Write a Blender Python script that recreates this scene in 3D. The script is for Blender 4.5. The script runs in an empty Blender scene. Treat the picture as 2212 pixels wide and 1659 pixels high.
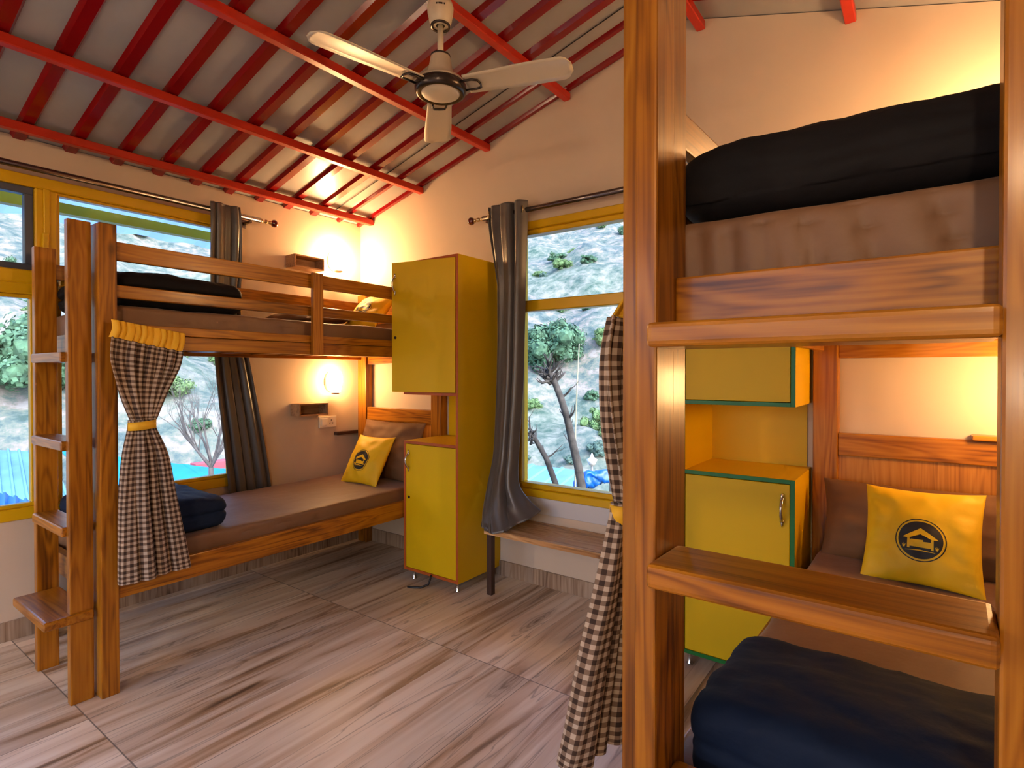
import bpy, bmesh, math, random
from mathutils import Vector, Matrix, noise
R = math.radians
PI = math.pi
random.seed(7)
sc = bpy.context.scene
COL = sc.collection

# ------------------------------------------------------------ camera
F_PX = 1207.0
CAM_Z = 1.25
PITCH = math.atan(0.010)
cam_d = bpy.data.cameras.new('camera')
cam = bpy.data.objects.new('camera', cam_d)
COL.objects.link(cam)
cam_d.sensor_width = 36.0
cam_d.lens = F_PX / 2212 * 36.0
cam_d.clip_start = 0.02
cam_d.clip_end = 500
AZ = math.atan2(.5906, .8070)            # view direction measured from +X towards +Y
cam.location = (0, 0, CAM_Z)
cam.rotation_euler = (PI / 2 - PITCH, 0, AZ - PI / 2)
cam_d.shift_y = -(24.5 - 0.010 * F_PX) / 2212.0
sc.camera = cam

# ------------------------------------------------------------ colour management, world
sc.view_settings.view_transform = 'Standard'
sc.view_settings.look = 'None'
sc.view_settings.exposure = 1.46
sc.view_settings.gamma = 1.0
sc.view_settings.use_curve_mapping = False
sc.cycles.max_bounces = 5
sc.cycles.diffuse_bounces = 3
sc.cycles.glossy_bounces = 3
sc.cycles.transparent_max_bounces = 12
sc.cycles.use_adaptive_sampling = True
sc.cycles.adaptive_threshold = 0.08
sc.cycles.adaptive_min_samples = 20
sc.cycles.caustics_reflective = False
SKY = 0.36
w = bpy.data.worlds.new('world')
sc.world = w
w.use_nodes = True
wn = w.node_tree
wn.nodes.clear()
wo = wn.nodes.new('ShaderNodeOutputWorld')
bg = wn.nodes.new('ShaderNodeBackground')
sky = wn.nodes.new('ShaderNodeTexSky')
sky.sky_type = 'NISHITA'
sky.sun_disc = False
sky.sun_elevation = R(38)
sky.sun_rotation = R(200)
sky.air_density = 1.0
sky.dust_density = 3.0
sky.ozone_density = 1.5
bg.inputs['Strength'].default_value = SKY
tint = wn.nodes.new('ShaderNodeMix'); tint.data_type = 'RGBA'; tint.blend_type = 'MULTIPLY'
tint.inputs[0].default_value = 1.0
tint.inputs[7].default_value = (.88, .98, 1.15, 1)
wn.links.new(sky.outputs[0], tint.inputs[6])
wn.links.new(tint.outputs[2], bg.inputs['Color'])
wn.links.new(bg.outputs[0], wo.inputs['Surface'])
LAMP_L = 85.0           # radiance of the bulkhead lamp glasses
LAMP_L2 = 34.0
FILL_LAMP_L = 85.0  # radiance of the fill lamps added behind the camera

# ------------------------------------------------------------ helpers: geometry
WL = {}                 # world location of every object made here

def link(o):
    COL.objects.link(o)
    return o

def empty(name, loc, label, cat, group=None, rz=0):
    o = bpy.data.objects.new(name, None)
    o.empty_display_size = .05
    o.location = loc
    link(o)
    WL[o.name] = Vector(loc)
    tag(o, label, cat, group)
    return o

def tag(o, label=None, cat=None, group=None, kind=None):
    if label: o['label'] = label
    if cat: o['category'] = cat
    if group: o['group'] = group
    if kind: o['kind'] = kind
    return o

def box(bm, x0, x1, y0, y1, z0, z1, bev=0.0, seg=2, rot=None):
    g = bmesh.ops.create_cube(bm, size=1.0)
    vs = g['verts']
    M = Matrix.Translation(((x0 + x1) / 2, (y0 + y1) / 2, (z0 + z1) / 2)) @ Matrix.Diagonal((abs(x1 - x0), abs(y1 - y0), abs(z1 - z0), 1))
    bmesh.ops.transform(bm, matrix=M, verts=vs)
    if bev > 0:
        es = list({e for v in vs for e in v.link_edges})
        bmesh.ops.bevel(bm, geom=es, offset=bev, segments=seg, affect='EDGES', profile=.6)
    return bm

def BX(x0, x1, y0, y1, z0, z1, bev=0.0, seg=2):
    return box(bmesh.new(), x0, x1, y0, y1, z0, z1, bev, seg)

def mk(name, bm, mat, parent=None, T=None, smooth=False, mods=(), solid=0):
    """link the bmesh (given in world or T-space coordinates) as one object"""
    if T is not None:
        for v in bm.verts:
            v.co = Vector(T(*v.co))
        bmesh.ops.recalc_face_normals(bm, faces=bm.faces)
    vs = [v.co for v in bm.verts]
    lo = Vector((min(v[i] for v in vs) for i in range(3)))
    hi = Vector((max(v[i] for v in vs) for i in range(3)))
    org = Vector(((lo.x + hi.x) / 2, (lo.y + hi.y) / 2, lo.z))
    for v in bm.verts:
        v.co -= org
    if smooth:
        for f in bm.faces: f.smooth = True
    me = bpy.data.meshes.new(name)
    bm.to_mesh(me)
    bm.free()
    o = bpy.data.objects.new(name, me)
    for m in (mat if isinstance(mat, (list, tuple)) else [mat]):
        me.materials.append(m)
    link(o)
    WL[o.name] = org
    if parent is not None:
        o.parent = parent
        o.location = org - WL[parent.name]
    else:
        o.location = org
    if solid:
        s = o.modifiers.new('thick', 'SOLIDIFY')
        s.thickness = solid
        s.offset = 0
    return o

def struct(name, bm, mat, parent=None, **k):
    o = mk(name, bm, mat, parent, **k)
    if parent is None: o['kind'] = 'structure'
    return o

def lathe(bm, prof, c, seg=32, axis='Z', sx=1.0, sy=1.0):
    rings = []
    c = Vector(c)
    def P(a, b, h):
        if axis == 'Z': return c + Vector((a * sx, b * sy, h))
        if axis == 'Y': return c + Vector((a * sx, h, b * sy))
        return c + Vector((h, a * sx, b * sy))
    for r, h in prof:
        if r < 1e-6:
            rings.append([bm.verts.new(P(0, 0, h))])
        else:
            rings.append([bm.verts.new(P(r * math.cos(2 * PI * i / seg), r * math.sin(2 * PI * i / seg), h)) for i in range(seg)])
    for a, b in zip(rings, rings[1:]):
        for i in range(seg):
            j = (i + 1) % seg
            if len(a) == 1 and len(b) == 1: continue
            if len(a) == 1: bm.faces.new((a[0], b[i], b[j]))
            elif len(b) == 1: bm.faces.new((a[i], a[j], b[0]))
            else: bm.faces.new((a[i], a[j], b[j], b[i]))
    bmesh.ops.recalc_face_normals(bm, faces=bm.faces)
    return bm

def tube(bm, pts, rad, seg=10, closed=False):
    pts = [Vector(p) for p in pts]
    n = len(pts)
    rr = rad if isinstance(rad, (list, tuple)) else [rad] * n
    rings = []
    prev = None
    for i, p in enumerate(pts):
        if closed: t = pts[(i + 1) % n] - pts[(i - 1) % n]
        else: t = (pts[min(i + 1, n - 1)] - pts[max(i - 1, 0)])
        t.normalize()
        ref = prev if prev is not None else (Vector((0, 0, 1)) if abs(t.z) < .9 else Vector((1, 0, 0)))
        a = (ref - t * ref.dot(t)).normalized()
        prev = a
        b = t.cross(a)
        rings.append([bm.verts.new(p + (a * math.cos(2 * PI * k / seg) + b * math.sin(2 * PI * k / seg)) * rr[i]) for k in range(seg)])
    m = n if closed else n - 1
    for i in range(m):
        A, B = rings[i], rings[(i + 1) % n]
        for k in range(seg):
            j = (k + 1) % seg
            bm.faces.new((A[k], A[j], B[j], B[k]))
    if not closed:
        bm.faces.new(rings[0][::-1]); bm.faces.new(rings[-1])
    return bm

def prism(bm, poly, z0, z1):
    a = [bm.verts.new((p[0], p[1], z0)) for p in poly]
    b = [bm.verts.new((p[0], p[1], z1)) for p in poly]
    n = len(poly)
    for i in range(n):
        bm.faces.new((a[i], a[(i + 1) % n], b[(i + 1) % n], b[i]))
    bm.faces.new(a[::-1]); bm.faces.new(b)
    return bm

def soft_box(x0, x1, y0, y1, z0, z1, n=6.0, cuts=28, amp=.006, freq=7.0, seed=0.0, flat=True, extra=None):
    """a padded block (mattress, duvet): superellipsoid with wrinkles"""
    bm = bmesh.new()
    bmesh.ops.create_cube(bm, size=2.0)
    bmesh.ops.subdivide_edges(bm, edges=bm.edges, cuts=cuts, use_grid_fill=True)
    c = Vector(((x0 + x1) / 2, (y0 + y1) / 2, (z0 + z1) / 2))
    h = Vector(((x1 - x0) / 2, (y1 - y0) / 2, (z1 - z0) / 2))
    hm = min(h)
    for v in bm.verts:
        p = v.co.copy()
        q = []
        for i in range(3):
            # round only over a distance comparable with the smallest half-size
            q.append(p[i])
        e = [n * max(1.0, h[i] / hm) ** .8 for i in range(3)]
        s = (abs(q[0]) ** e[0] + abs(q[1]) ** e[1] + abs(q[2]) ** e[2]) ** (1.0 / n)
        s2 = max(s, 1.0)
        d = Vector([q[i] / (s2 ** (n / e[i])) * h[i] for i in range(3)])
        w_ = c + d
        nrm = Vector([(abs(q[i]) ** (e[i] - 1)) * (1 if q[i] > 0 else -1) / h[i] for i in range(3)])
        if nrm.length > 0: nrm.normalize()
        a = noise.fractal(w_ * freq + Vector((seed, seed * 2.1, 0)), .8, 2.1, 3) * amp
        a += abs(noise.noise(Vector((w_.x * freq * 2.3, w_.y * freq * .9 + seed, w_.z * freq * 1.5)))) * amp * .6
        if flat and p.z < -.6: a *= .15
        w_ += nrm * a
        if extra: w_ = extra(w_, p, c, h)
        if flat: w_.z = max(w_.z, z0)
        v.co = w_
    for f in bm.faces: f.smooth = True
    bmesh.ops.recalc_face_normals(bm, faces=bm.faces)
    return bm

def drape(rows, nu=120, nv=60, folds=6, seed=0, cloth=(1.0, 1.0), normal=None, hem=0.0):
    """cloth hanging through rows of (left point, right point, fold depth), top to bottom; UVs in metres of cloth"""
    bm = bmesh.new()
    uvl = bm.loops.layers.uv.new('UVMap')
    rows = [(Vector(a), Vector(b), d) for a, b, d in rows]
    rnd = random.Random(seed)
    ph = [rnd.uniform(0, 6.28) for _ in range(6)]
    grid = []
    nr = len(rows) - 1
    lens = [0]
    for i in range(nr):
        lens.append(lens[-1] + ((rows[i][0] + rows[i][1]) / 2 - (rows[i + 1][0] + rows[i + 1][1]) / 2).length)
    tot = lens[-1]
    for j in range(nv + 1):
        L = tot * j / nv
        k = 0
        while k < nr - 1 and lens[k + 1] < L: k += 1
        t = (L - lens[k]) / max(1e-6, lens[k + 1] - lens[k])
        def cr(f):
            p0 = f(max(k - 1, 0)); p1 = f(k); p2 = f(k + 1); p3 = f(min(k + 2, nr))
            return .5 * ((2 * p1) + (p2 - p0) * t + (2 * p0 - 5 * p1 + 4 * p2 - p3) * t * t + (3 * p1 - p0 - 3 * p2 + p3) * t ** 3)
        A = cr(lambda i: rows[i][0]); B = cr(lambda i: rows[i][1]); d = cr(lambda i: rows[i][2])
        ax = (B - A)
        nn = Vector((-ax.y, ax.x, 0)).normalized() if normal is None else Vector(normal)
        row = []
        tt = j / nv
        for i in range(nu + 1):
            s = i / nu
            wob = .35 * math.sin(tt * 3.1 + ph[0]) + .2 * math.sin(s * 5 + ph[1])
            f = math.sin(2 * PI * folds * s + ph[2] + wob) + .25 * math.sin(2 * PI * folds * 2.3 * s + ph[3] + wob * 2 + tt * 1.5) + .3 * math.sin(2 * PI * folds * .45 * s + ph[4])
            side = math.cos(2 * PI * folds * s + ph[2] + wob) * .35 * d
            p = A + ax * s + nn * (f * d * .5) + ax.normalized() * side
            row.append(bm.verts.new(p))
        grid.append(row)
    for j in range(nv):
        for i in range(nu):
            f = bm.faces.new((grid[j][i], grid[j + 1][i], grid[j + 1][i + 1], grid[j][i + 1]))
            f.smooth = True
            for lp, (a, b) in zip(f.loops, ((i, j), (i, j + 1), (i + 1, j + 1), (i + 1, j))):
                lp[uvl].uv = (a / nu * cloth[0], (1 - b / nv) * cloth[1])
    return bm

# ------------------------------------------------------------ helpers: materials
def new_mat(name):
    m = bpy.data.materials.new(name)
    m.use_nodes = True
    nt = m.node_tree
    b = nt.nodes['Principled BSDF']
    return m, nt, b

def simple(name, col, rough=.5, metal=0.0, spec=.5, bump=0, bscale=60, coat=0, var=0, vscale=4):
    m, nt, b = new_mat(name)
    b.inputs['Base Color'].default_value = (*col, 1)
    b.inputs['Roughness'].default_value = rough
    b.inputs['Metallic'].default_value = metal
    b.inputs['Specular IOR Level'].default_value = spec
    b.inputs['Coat Weight'].default_value = coat
    tc = nt.nodes.new('ShaderNodeTexCoord')
    if var:
        n = nt.nodes.new('ShaderNodeTexNoise')
        n.inputs['Scale'].default_value = vscale
        n.inputs['Detail'].default_value = 5
        nt.links.new(tc.outputs['Object'], n.inputs['Vector'])
        r = nt.nodes.new('ShaderNodeValToRGB')
        r.color_ramp.elements[0].position = .3
        r.color_ramp.elements[1].position = .7
        r.color_ramp.elements[0].color = (*[c * (1 - var) for c in col], 1)
        r.color_ramp.elements[1].color = (*[min(1, c * (1 + var)) for c in col], 1)
        nt.links.new(n.outputs['Fac'], r.inputs['Fac'])
        nt.links.new(r.outputs['Color'], b.inputs['Base Color'])
    if bump:
        n = nt.nodes.new('ShaderNodeTexNoise')
        n.inputs['Scale'].default_value = bscale
        n.inputs['Detail'].default_value = 4
        nt.links.new(tc.outputs['Object'], n.inputs['Vector'])
        bp = nt.nodes.new('ShaderNodeBump')
        bp.inputs['Strength'].default_value = bump
        bp.inputs['Distance'].default_value = .01
        nt.links.new(n.outputs['Fac'], bp.inputs['Height'])
        nt.links.new(bp.outputs['Normal'], b.inputs['Normal'])
    return m

def wood(name, axis, c_lo, c_mid, c_hi, rough=.32, scale=1.0):
    m, nt, b = new_mat(name)
    N = nt.nodes.new
    L = nt.links.new
    tc = N('ShaderNodeTexCoord')
    oi = N('ShaderNodeObjectInfo')
    rv = N('ShaderNodeVectorMath'); rv.operation = 'SCALE'
    rv.inputs[0].default_value = (13.1, 7.7, 9.3)
    L(oi.outputs['Random'], rv.inputs['Scale'])
    add = N('ShaderNodeVectorMath'); add.operation = 'ADD'
    L(tc.outputs['Object'], add.inputs[0]); L(rv.outputs[0], add.inputs[1])
    mp = N('ShaderNodeMapping')
    s = [9.0 * scale] * 3
    s[axis] = .9 * scale
    mp.inputs['Scale'].default_value = s
    L(add.outputs[0], mp.inputs['Vector'])
    # broad, distorted growth rings
    n1 = N('ShaderNodeTexNoise')
    n1.inputs['Scale'].default_value = 1.3
    n1.inputs['Detail'].default_value = 2.5
    n1.inputs['Distortion'].default_value = .6
    L(mp.outputs[0], n1.inputs['Vector'])
    mul = N('ShaderNodeMath'); mul.operation = 'MULTIPLY'
    mul.inputs[1].default_value = 55
    L(n1.outputs['Fac'], mul.inputs[0])
    sn = N('ShaderNodeMath'); sn.operation = 'SINE'
    L(mul.outputs[0], sn.inputs[0])
    # fine fibres
    mp2 = N('ShaderNodeMapping')
    s2 = [120.0] * 3
    s2[axis] = 2.5
    mp2.inputs['Scale'].default_value = s2
    L(add.outputs[0], mp2.inputs['Vector'])
    n2 = N('ShaderNodeTexNoise')
    n2.inputs['Scale'].default_value = 1.0
    n2.inputs['Detail'].default_value = 3
    L(mp2.outputs[0], n2.inputs['Vector'])
    m1 = N('ShaderNodeMath'); m1.operation = 'MULTIPLY_ADD'
    m1.inputs[1].default_value = .085; m1.inputs[2].default_value = .5
    L(sn.outputs[0], m1.inputs[0])
    m2 = N('ShaderNodeMath'); m2.operation = 'MULTIPLY_ADD'
    m2.inputs[1].default_value = .5; 
    L(n2.outputs['Fac'], m2.inputs[0])
    m3 = N('ShaderNodeMath'); m3.operation = 'SUBTRACT'
    m3.inputs[1].default_value = .25
    L(m1.outputs[0], m3.inputs[0]); L(m3.outputs[0], m2.inputs[2])
    # blotches
    n3 = N('ShaderNodeTexNoise')
    n3.inputs['Scale'].default_value = .7
    n3.inputs['Detail'].default_value = 4
    L(mp.outputs[0], n3.inputs['Vector'])
    m4 = N('ShaderNodeMath'); m4.operation = 'MULTIPLY_ADD'
    m4.inputs[1].default_value = .7
    L(n3.outputs['Fac'], m4.inputs[0])
    m5 = N('ShaderNodeMath'); m5.operation = 'SUBTRACT'; m5.inputs[1].default_value = .34
    L(m2.outputs[0], m5.inputs[0]); L(m5.outputs[0], m4.inputs[2])
    rp = N('ShaderNodeValToRGB')
    rp.color_ramp.elements[0].position = .28
    rp.color_ramp.elements[0].color = (*c_lo, 1)
    rp.color_ramp.elements[1].position = .75
    rp.color_ramp.elements[1].color = (*c_hi, 1)
    e = rp.color_ramp.elements.new(.48); e.color = (*c_mid, 1)
    L(m4.outputs[0], rp.inputs['Fac'])
    # knots
    mpk = N('ShaderNodeMapping')
    sk = [5.5] * 3; sk[axis] = 2.3
    mpk.inputs['Scale'].default_value = sk
    L(add.outputs[0], mpk.inputs['Vector'])
    vk = N('ShaderNodeTexVoronoi')
    vk.inputs['Scale'].default_value = 1.0
    L(mpk.outputs[0], vk.inputs['Vector'])
    rk = N('ShaderNodeValToRGB')
    rk.color_ramp.elements[0].position = .03; rk.color_ramp.elements[0].color = (.75, .75, .75, 1)
    rk.color_ramp.elements[1].position = .10; rk.color_ramp.elements[1].color = (0, 0, 0, 1)
    L(vk.outputs['Distance'], rk.inputs['Fac'])
    mx = N('ShaderNodeMix'); mx.data_type = 'RGBA'
    mx.inputs[7].default_value = (*[c * .45 for c in c_lo], 1)
    L(rk.outputs['Color'], mx.inputs[0]); L(rp.outputs['Color'], mx.inputs[6])
    # board to board variation
    hs = N('ShaderNodeHueSaturation')
    ma = N('ShaderNodeMapRange')
    ma.inputs['To Min'].default_value = .85; ma.inputs['To Max'].default_value = 1.15
    L(oi.outputs['Random'], ma.inputs['Value']); L(ma.outputs[0], hs.inputs['Value'])
    L(mx.outputs[2], hs.inputs['Color'])
    L(hs.outputs['Color'], b.inputs['Base Color'])
    b.inputs['Roughness'].default_value = rough
    b.inputs['Specular IOR Level'].default_value = .3
    b.inputs['Coat Weight'].default_value = .14
    b.inputs['Coat Roughness'].default_value = .15
    bp = N('ShaderNodeBump')
    bp.inputs['Strength'].default_value = .12
    bp.inputs['Distance'].default_value = .002
    L(n2.outputs['Fac'], bp.inputs['Height'])
    L(bp.outputs['Normal'], b.inputs['Normal'])
    return m

WC = ((.120, .034, .004), (.33, .112, .006), (.47, .190, .014))
W3 = [wood('varnished_pine_%d' % i, i, *WC) for i in range(3)]
wood_plank_bench = wood('bench_wood', 1, (.12, .045, .015), (.52, .26, .10), (.72, .45, .22), rough=.25)
wood_box = wood('pale_box_wood', 0, (.22, .11, .06), (.42, .24, .13), (.52, .32, .18), rough=.5)
ply = wood('plywood_panel', 2, (.32, .11, .02), (.55, .22, .035), (.66, .30, .06), rough=.4)
M_wall = simple('painted_wall', (.65, .515, .395), .7, bump=.05, bscale=25, var=.03, vscale=2)
M_roof = simple('roof_sheet_white', (.34, .33, .34), .30, var=.10, vscale=3)
M_roof_out = simple('roof_sheet_blue', (.22, .38, .80), .5, var=.2, vscale=5)
def translucent_sheet(name, col, amt):
    m = simple(name, col, .5, var=.15, vscale=5)
    nt = m.node_tree
    b = nt.nodes['Principled BSDF']
    tr = nt.nodes.new('ShaderNodeBsdfTranslucent'); tr.inputs['Color'].default_value = (*col, 1)
    mx = nt.nodes.new('ShaderNodeMixShader'); mx.inputs[0].default_value = amt
    nt.links.new(b.outputs[0], mx.inputs[1]); nt.links.new(tr.outputs[0], mx.inputs[2])
    nt.links.new(mx.outputs[0], nt.nodes['Material Output'].inputs['Surface'])
    return m
M_eave = translucent_sheet('translucent_blue_eave', (.30, .48, .85), .65)
M_red = simple('red_rib_paint', (.22, .002, .004), .20, bump=.03, bscale=40, coat=.3)
M_red2 = simple('red_beam_paint', (.46, .020, .004), .35, var=.12, vscale=8)
M_yel = simple('locker_laminate_yellow', (.76, .47, .002), .45, spec=.3, var=.02)
M_redtrim = simple('edge_band_orange', (.50, .10, .015), .4)
M_green = simple('edge_band_green', (.005, .16, .02), .35)
M_winy = simple('window_paint_yellow', (.72, .42, .005), .28, bump=.04, bscale=30)
M_winy2 = simple('far_frame_yellow', (.75, .62, .02), .4)
M_gasket = simple('grey_sash', (.07, .08, .12), .4)
M_steel = simple('brushed_steel', (.62, .60, .57), .25, metal=1)
M_rod = simple('dark_rod_metal', (.20, .17, .17), .25, metal=1)
M_garnet = simple('red_finial_glass', (.10, .004, .01), .08, coat=1)
M_brass = simple('eyelet_brass', (.65, .52, .30), .3, metal=1)
M_sheet = simple('brown_sheet', (.195, .092, .040), .75, bump=.25, bscale=18, var=.06)
M_sheet.node_tree.nodes['Principled BSDF'].inputs['Roughness'].default_value = .55
M_sheet.node_tree.nodes['Principled BSDF'].inputs['Sheen Weight'].default_value = .12
M_pillow = simple('brown_pillowcase', (.17, .078, .030), .75, bump=.3, bscale=14)
M_navy = simple('navy_cotton', (.006, .015, .042), .75, bump=.35, bscale=22, spec=.18)
M_blackc = simple('black_cotton', (.0075, .0065, .0075), .75, bump=.35, bscale=22, spec=.18)
M_cush = simple('yellow_cushion_cloth', (.88, .55, .006), .6, bump=.3, bscale=12)
M_black = simple('black_print', (.012, .012, .016), .6)
M_header = simple('yellow_curtain_header', (.78, .42, .012), .65, bump=.3, bscale=30)
M_fan = simple('cream_enamel', (.66, .56, .42), .35)
M_fandk = simple('dark_trim', (.06, .045, .04), .25, metal=.6)
M_white = simple('white_plastic', (.78, .73, .66), .35)
M_porc = simple('lamp_base_white', (.8, .76, .68), .3)
M_dark = simple('dark_brown_metal', (.05, .022, .015), .45)
M_blackp = simple('black_rubber', (.012, .011, .012), .45)
M_conc = simple('grey_concrete', (.3, .29, .28), .8)

def satin(name, col):
    m, nt, b = new_mat(name)
    b.inputs['Base Color'].default_value = (*col, 1)
    b.inputs['Roughness'].default_value = .38
    b.inputs['Sheen Weight'].default_value = .3
    b.inputs['Specular IOR Level'].default_value = .8
    b.inputs['Metallic'].default_value = .2
    return m
M_grey = satin('grey_satin_curtain', (.085, .072, .066))

def lamp_mat(name, col, s):
    m = bpy.data.materials.new(name); m.use_nodes = True
    nt = m.node_tree; nt.nodes.clear()
    o = nt.nodes.new('ShaderNodeOutputMaterial'); e = nt.nodes.new('ShaderNodeEmission')
    e.inputs['Color'].default_value = (*col, 1); e.inputs['Strength'].default_value = s
    nt.links.new(e.outputs[0], o.inputs['Surface'])
    return m
M_lamp = lamp_mat('lamp_glass', (1.0, .60, .26), LAMP_L)
M_lamp2 = lamp_mat('lamp_glass_soft', (1.0, .57, .22), LAMP_L2)

M_fill_lamp = lamp_mat('fill_lamp_glass', (1.0, .74, .48), FILL_LAMP_L)  # glow of the unseen lamps added as fill

def glass_mat():
    m = bpy.data.materials.new('window_glass'); m.use_nodes = True
    nt = m.node_tree; nt.nodes.clear()
    N = nt.nodes.new
    o = N('ShaderNodeOutputMaterial'); t = N('ShaderNodeBsdfTransparent'); g = N('ShaderNodeBsdfGlossy')
    t.inputs['Color'].default_value = (.95, .97, .98, 1)
    g.inputs['Roughness'].default_value = .02
    f = N('ShaderNodeFresnel'); f.inputs['IOR'].default_value = 1.3
    mx = N('ShaderNodeMixShader')
    nt.links.new(f.outputs[0], mx.inputs[0]); nt.links.new(t.outputs[0], mx.inputs[1]); nt.links.new(g.outputs[0], mx.inputs[2])
    nt.links.new(mx.outputs[0], o.inputs['Surface'])
    return m
M_glass = glass_mat()

def gingham():
    m, nt, b = new_mat('gingham_cotton')
    N = nt.nodes.new; L = nt.links.new
    uv = N('ShaderNodeUVMap'); uv.uv_map = 'UVMap'
    sp = N('ShaderNodeSeparateXYZ'); L(uv.outputs[0], sp.inputs[0])
    def stripe(out):
        a = N('ShaderNodeMath'); a.operation = 'MULTIPLY'; a.inputs[1].default_value = 1 / .0215; L(out, a.inputs[0])
        f = N('ShaderNodeMath'); f.operation = 'FRACT'; L(a.outputs[0], f.inputs[0])
        g = N('ShaderNodeMath'); g.operation = 'GREATER_THAN'; g.inputs[1].default_value = .5; L(f.outputs[0], g.inputs[0])
        return g.outputs[0]
    s1, s2 = stripe(sp.outputs[0]), stripe(sp.outputs[1])
    ad = N('ShaderNodeMath'); ad.operation = 'ADD'; L(s1, ad.inputs[0]); L(s2, ad.inputs[1])
    hf = N('ShaderNodeMath'); hf.operation = 'MULTIPLY'; hf.inputs[1].default_value = .5; L(ad.outputs[0], hf.inputs[0])
    r = N('ShaderNodeValToRGB'); r.color_ramp.interpolation = 'CONSTANT'
    r.color_ramp.elements[0].position = 0; r.color_ramp.elements[0].color = (.62, .50, .40, 1)
    r.color_ramp.elements[1].position = .25; r.color_ramp.elements[1].color = (.26, .17, .12, 1)
    e = r.color_ramp.elements.new(.75); e.color = (.055, .028, .018, 1)
    L(hf.outputs[0], r.inputs['Fac'])
    L(r.outputs['Color'], b.inputs['Base Color'])
    b.inputs['Roughness'].default_value = .8
    tr = N('ShaderNodeBsdfTranslucent'); L(r.outputs['Color'], tr.inputs['Color'])
    mx = N('ShaderNodeMixShader'); mx.inputs[0].default_value = .3
    out = nt.nodes['Material Output']
    L(b.outputs[0], mx.inputs[1]); L(tr.outputs[0], mx.inputs[2]); L(mx.outputs[0], out.inputs['Surface'])
    return m
M_ging = gingham()

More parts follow.
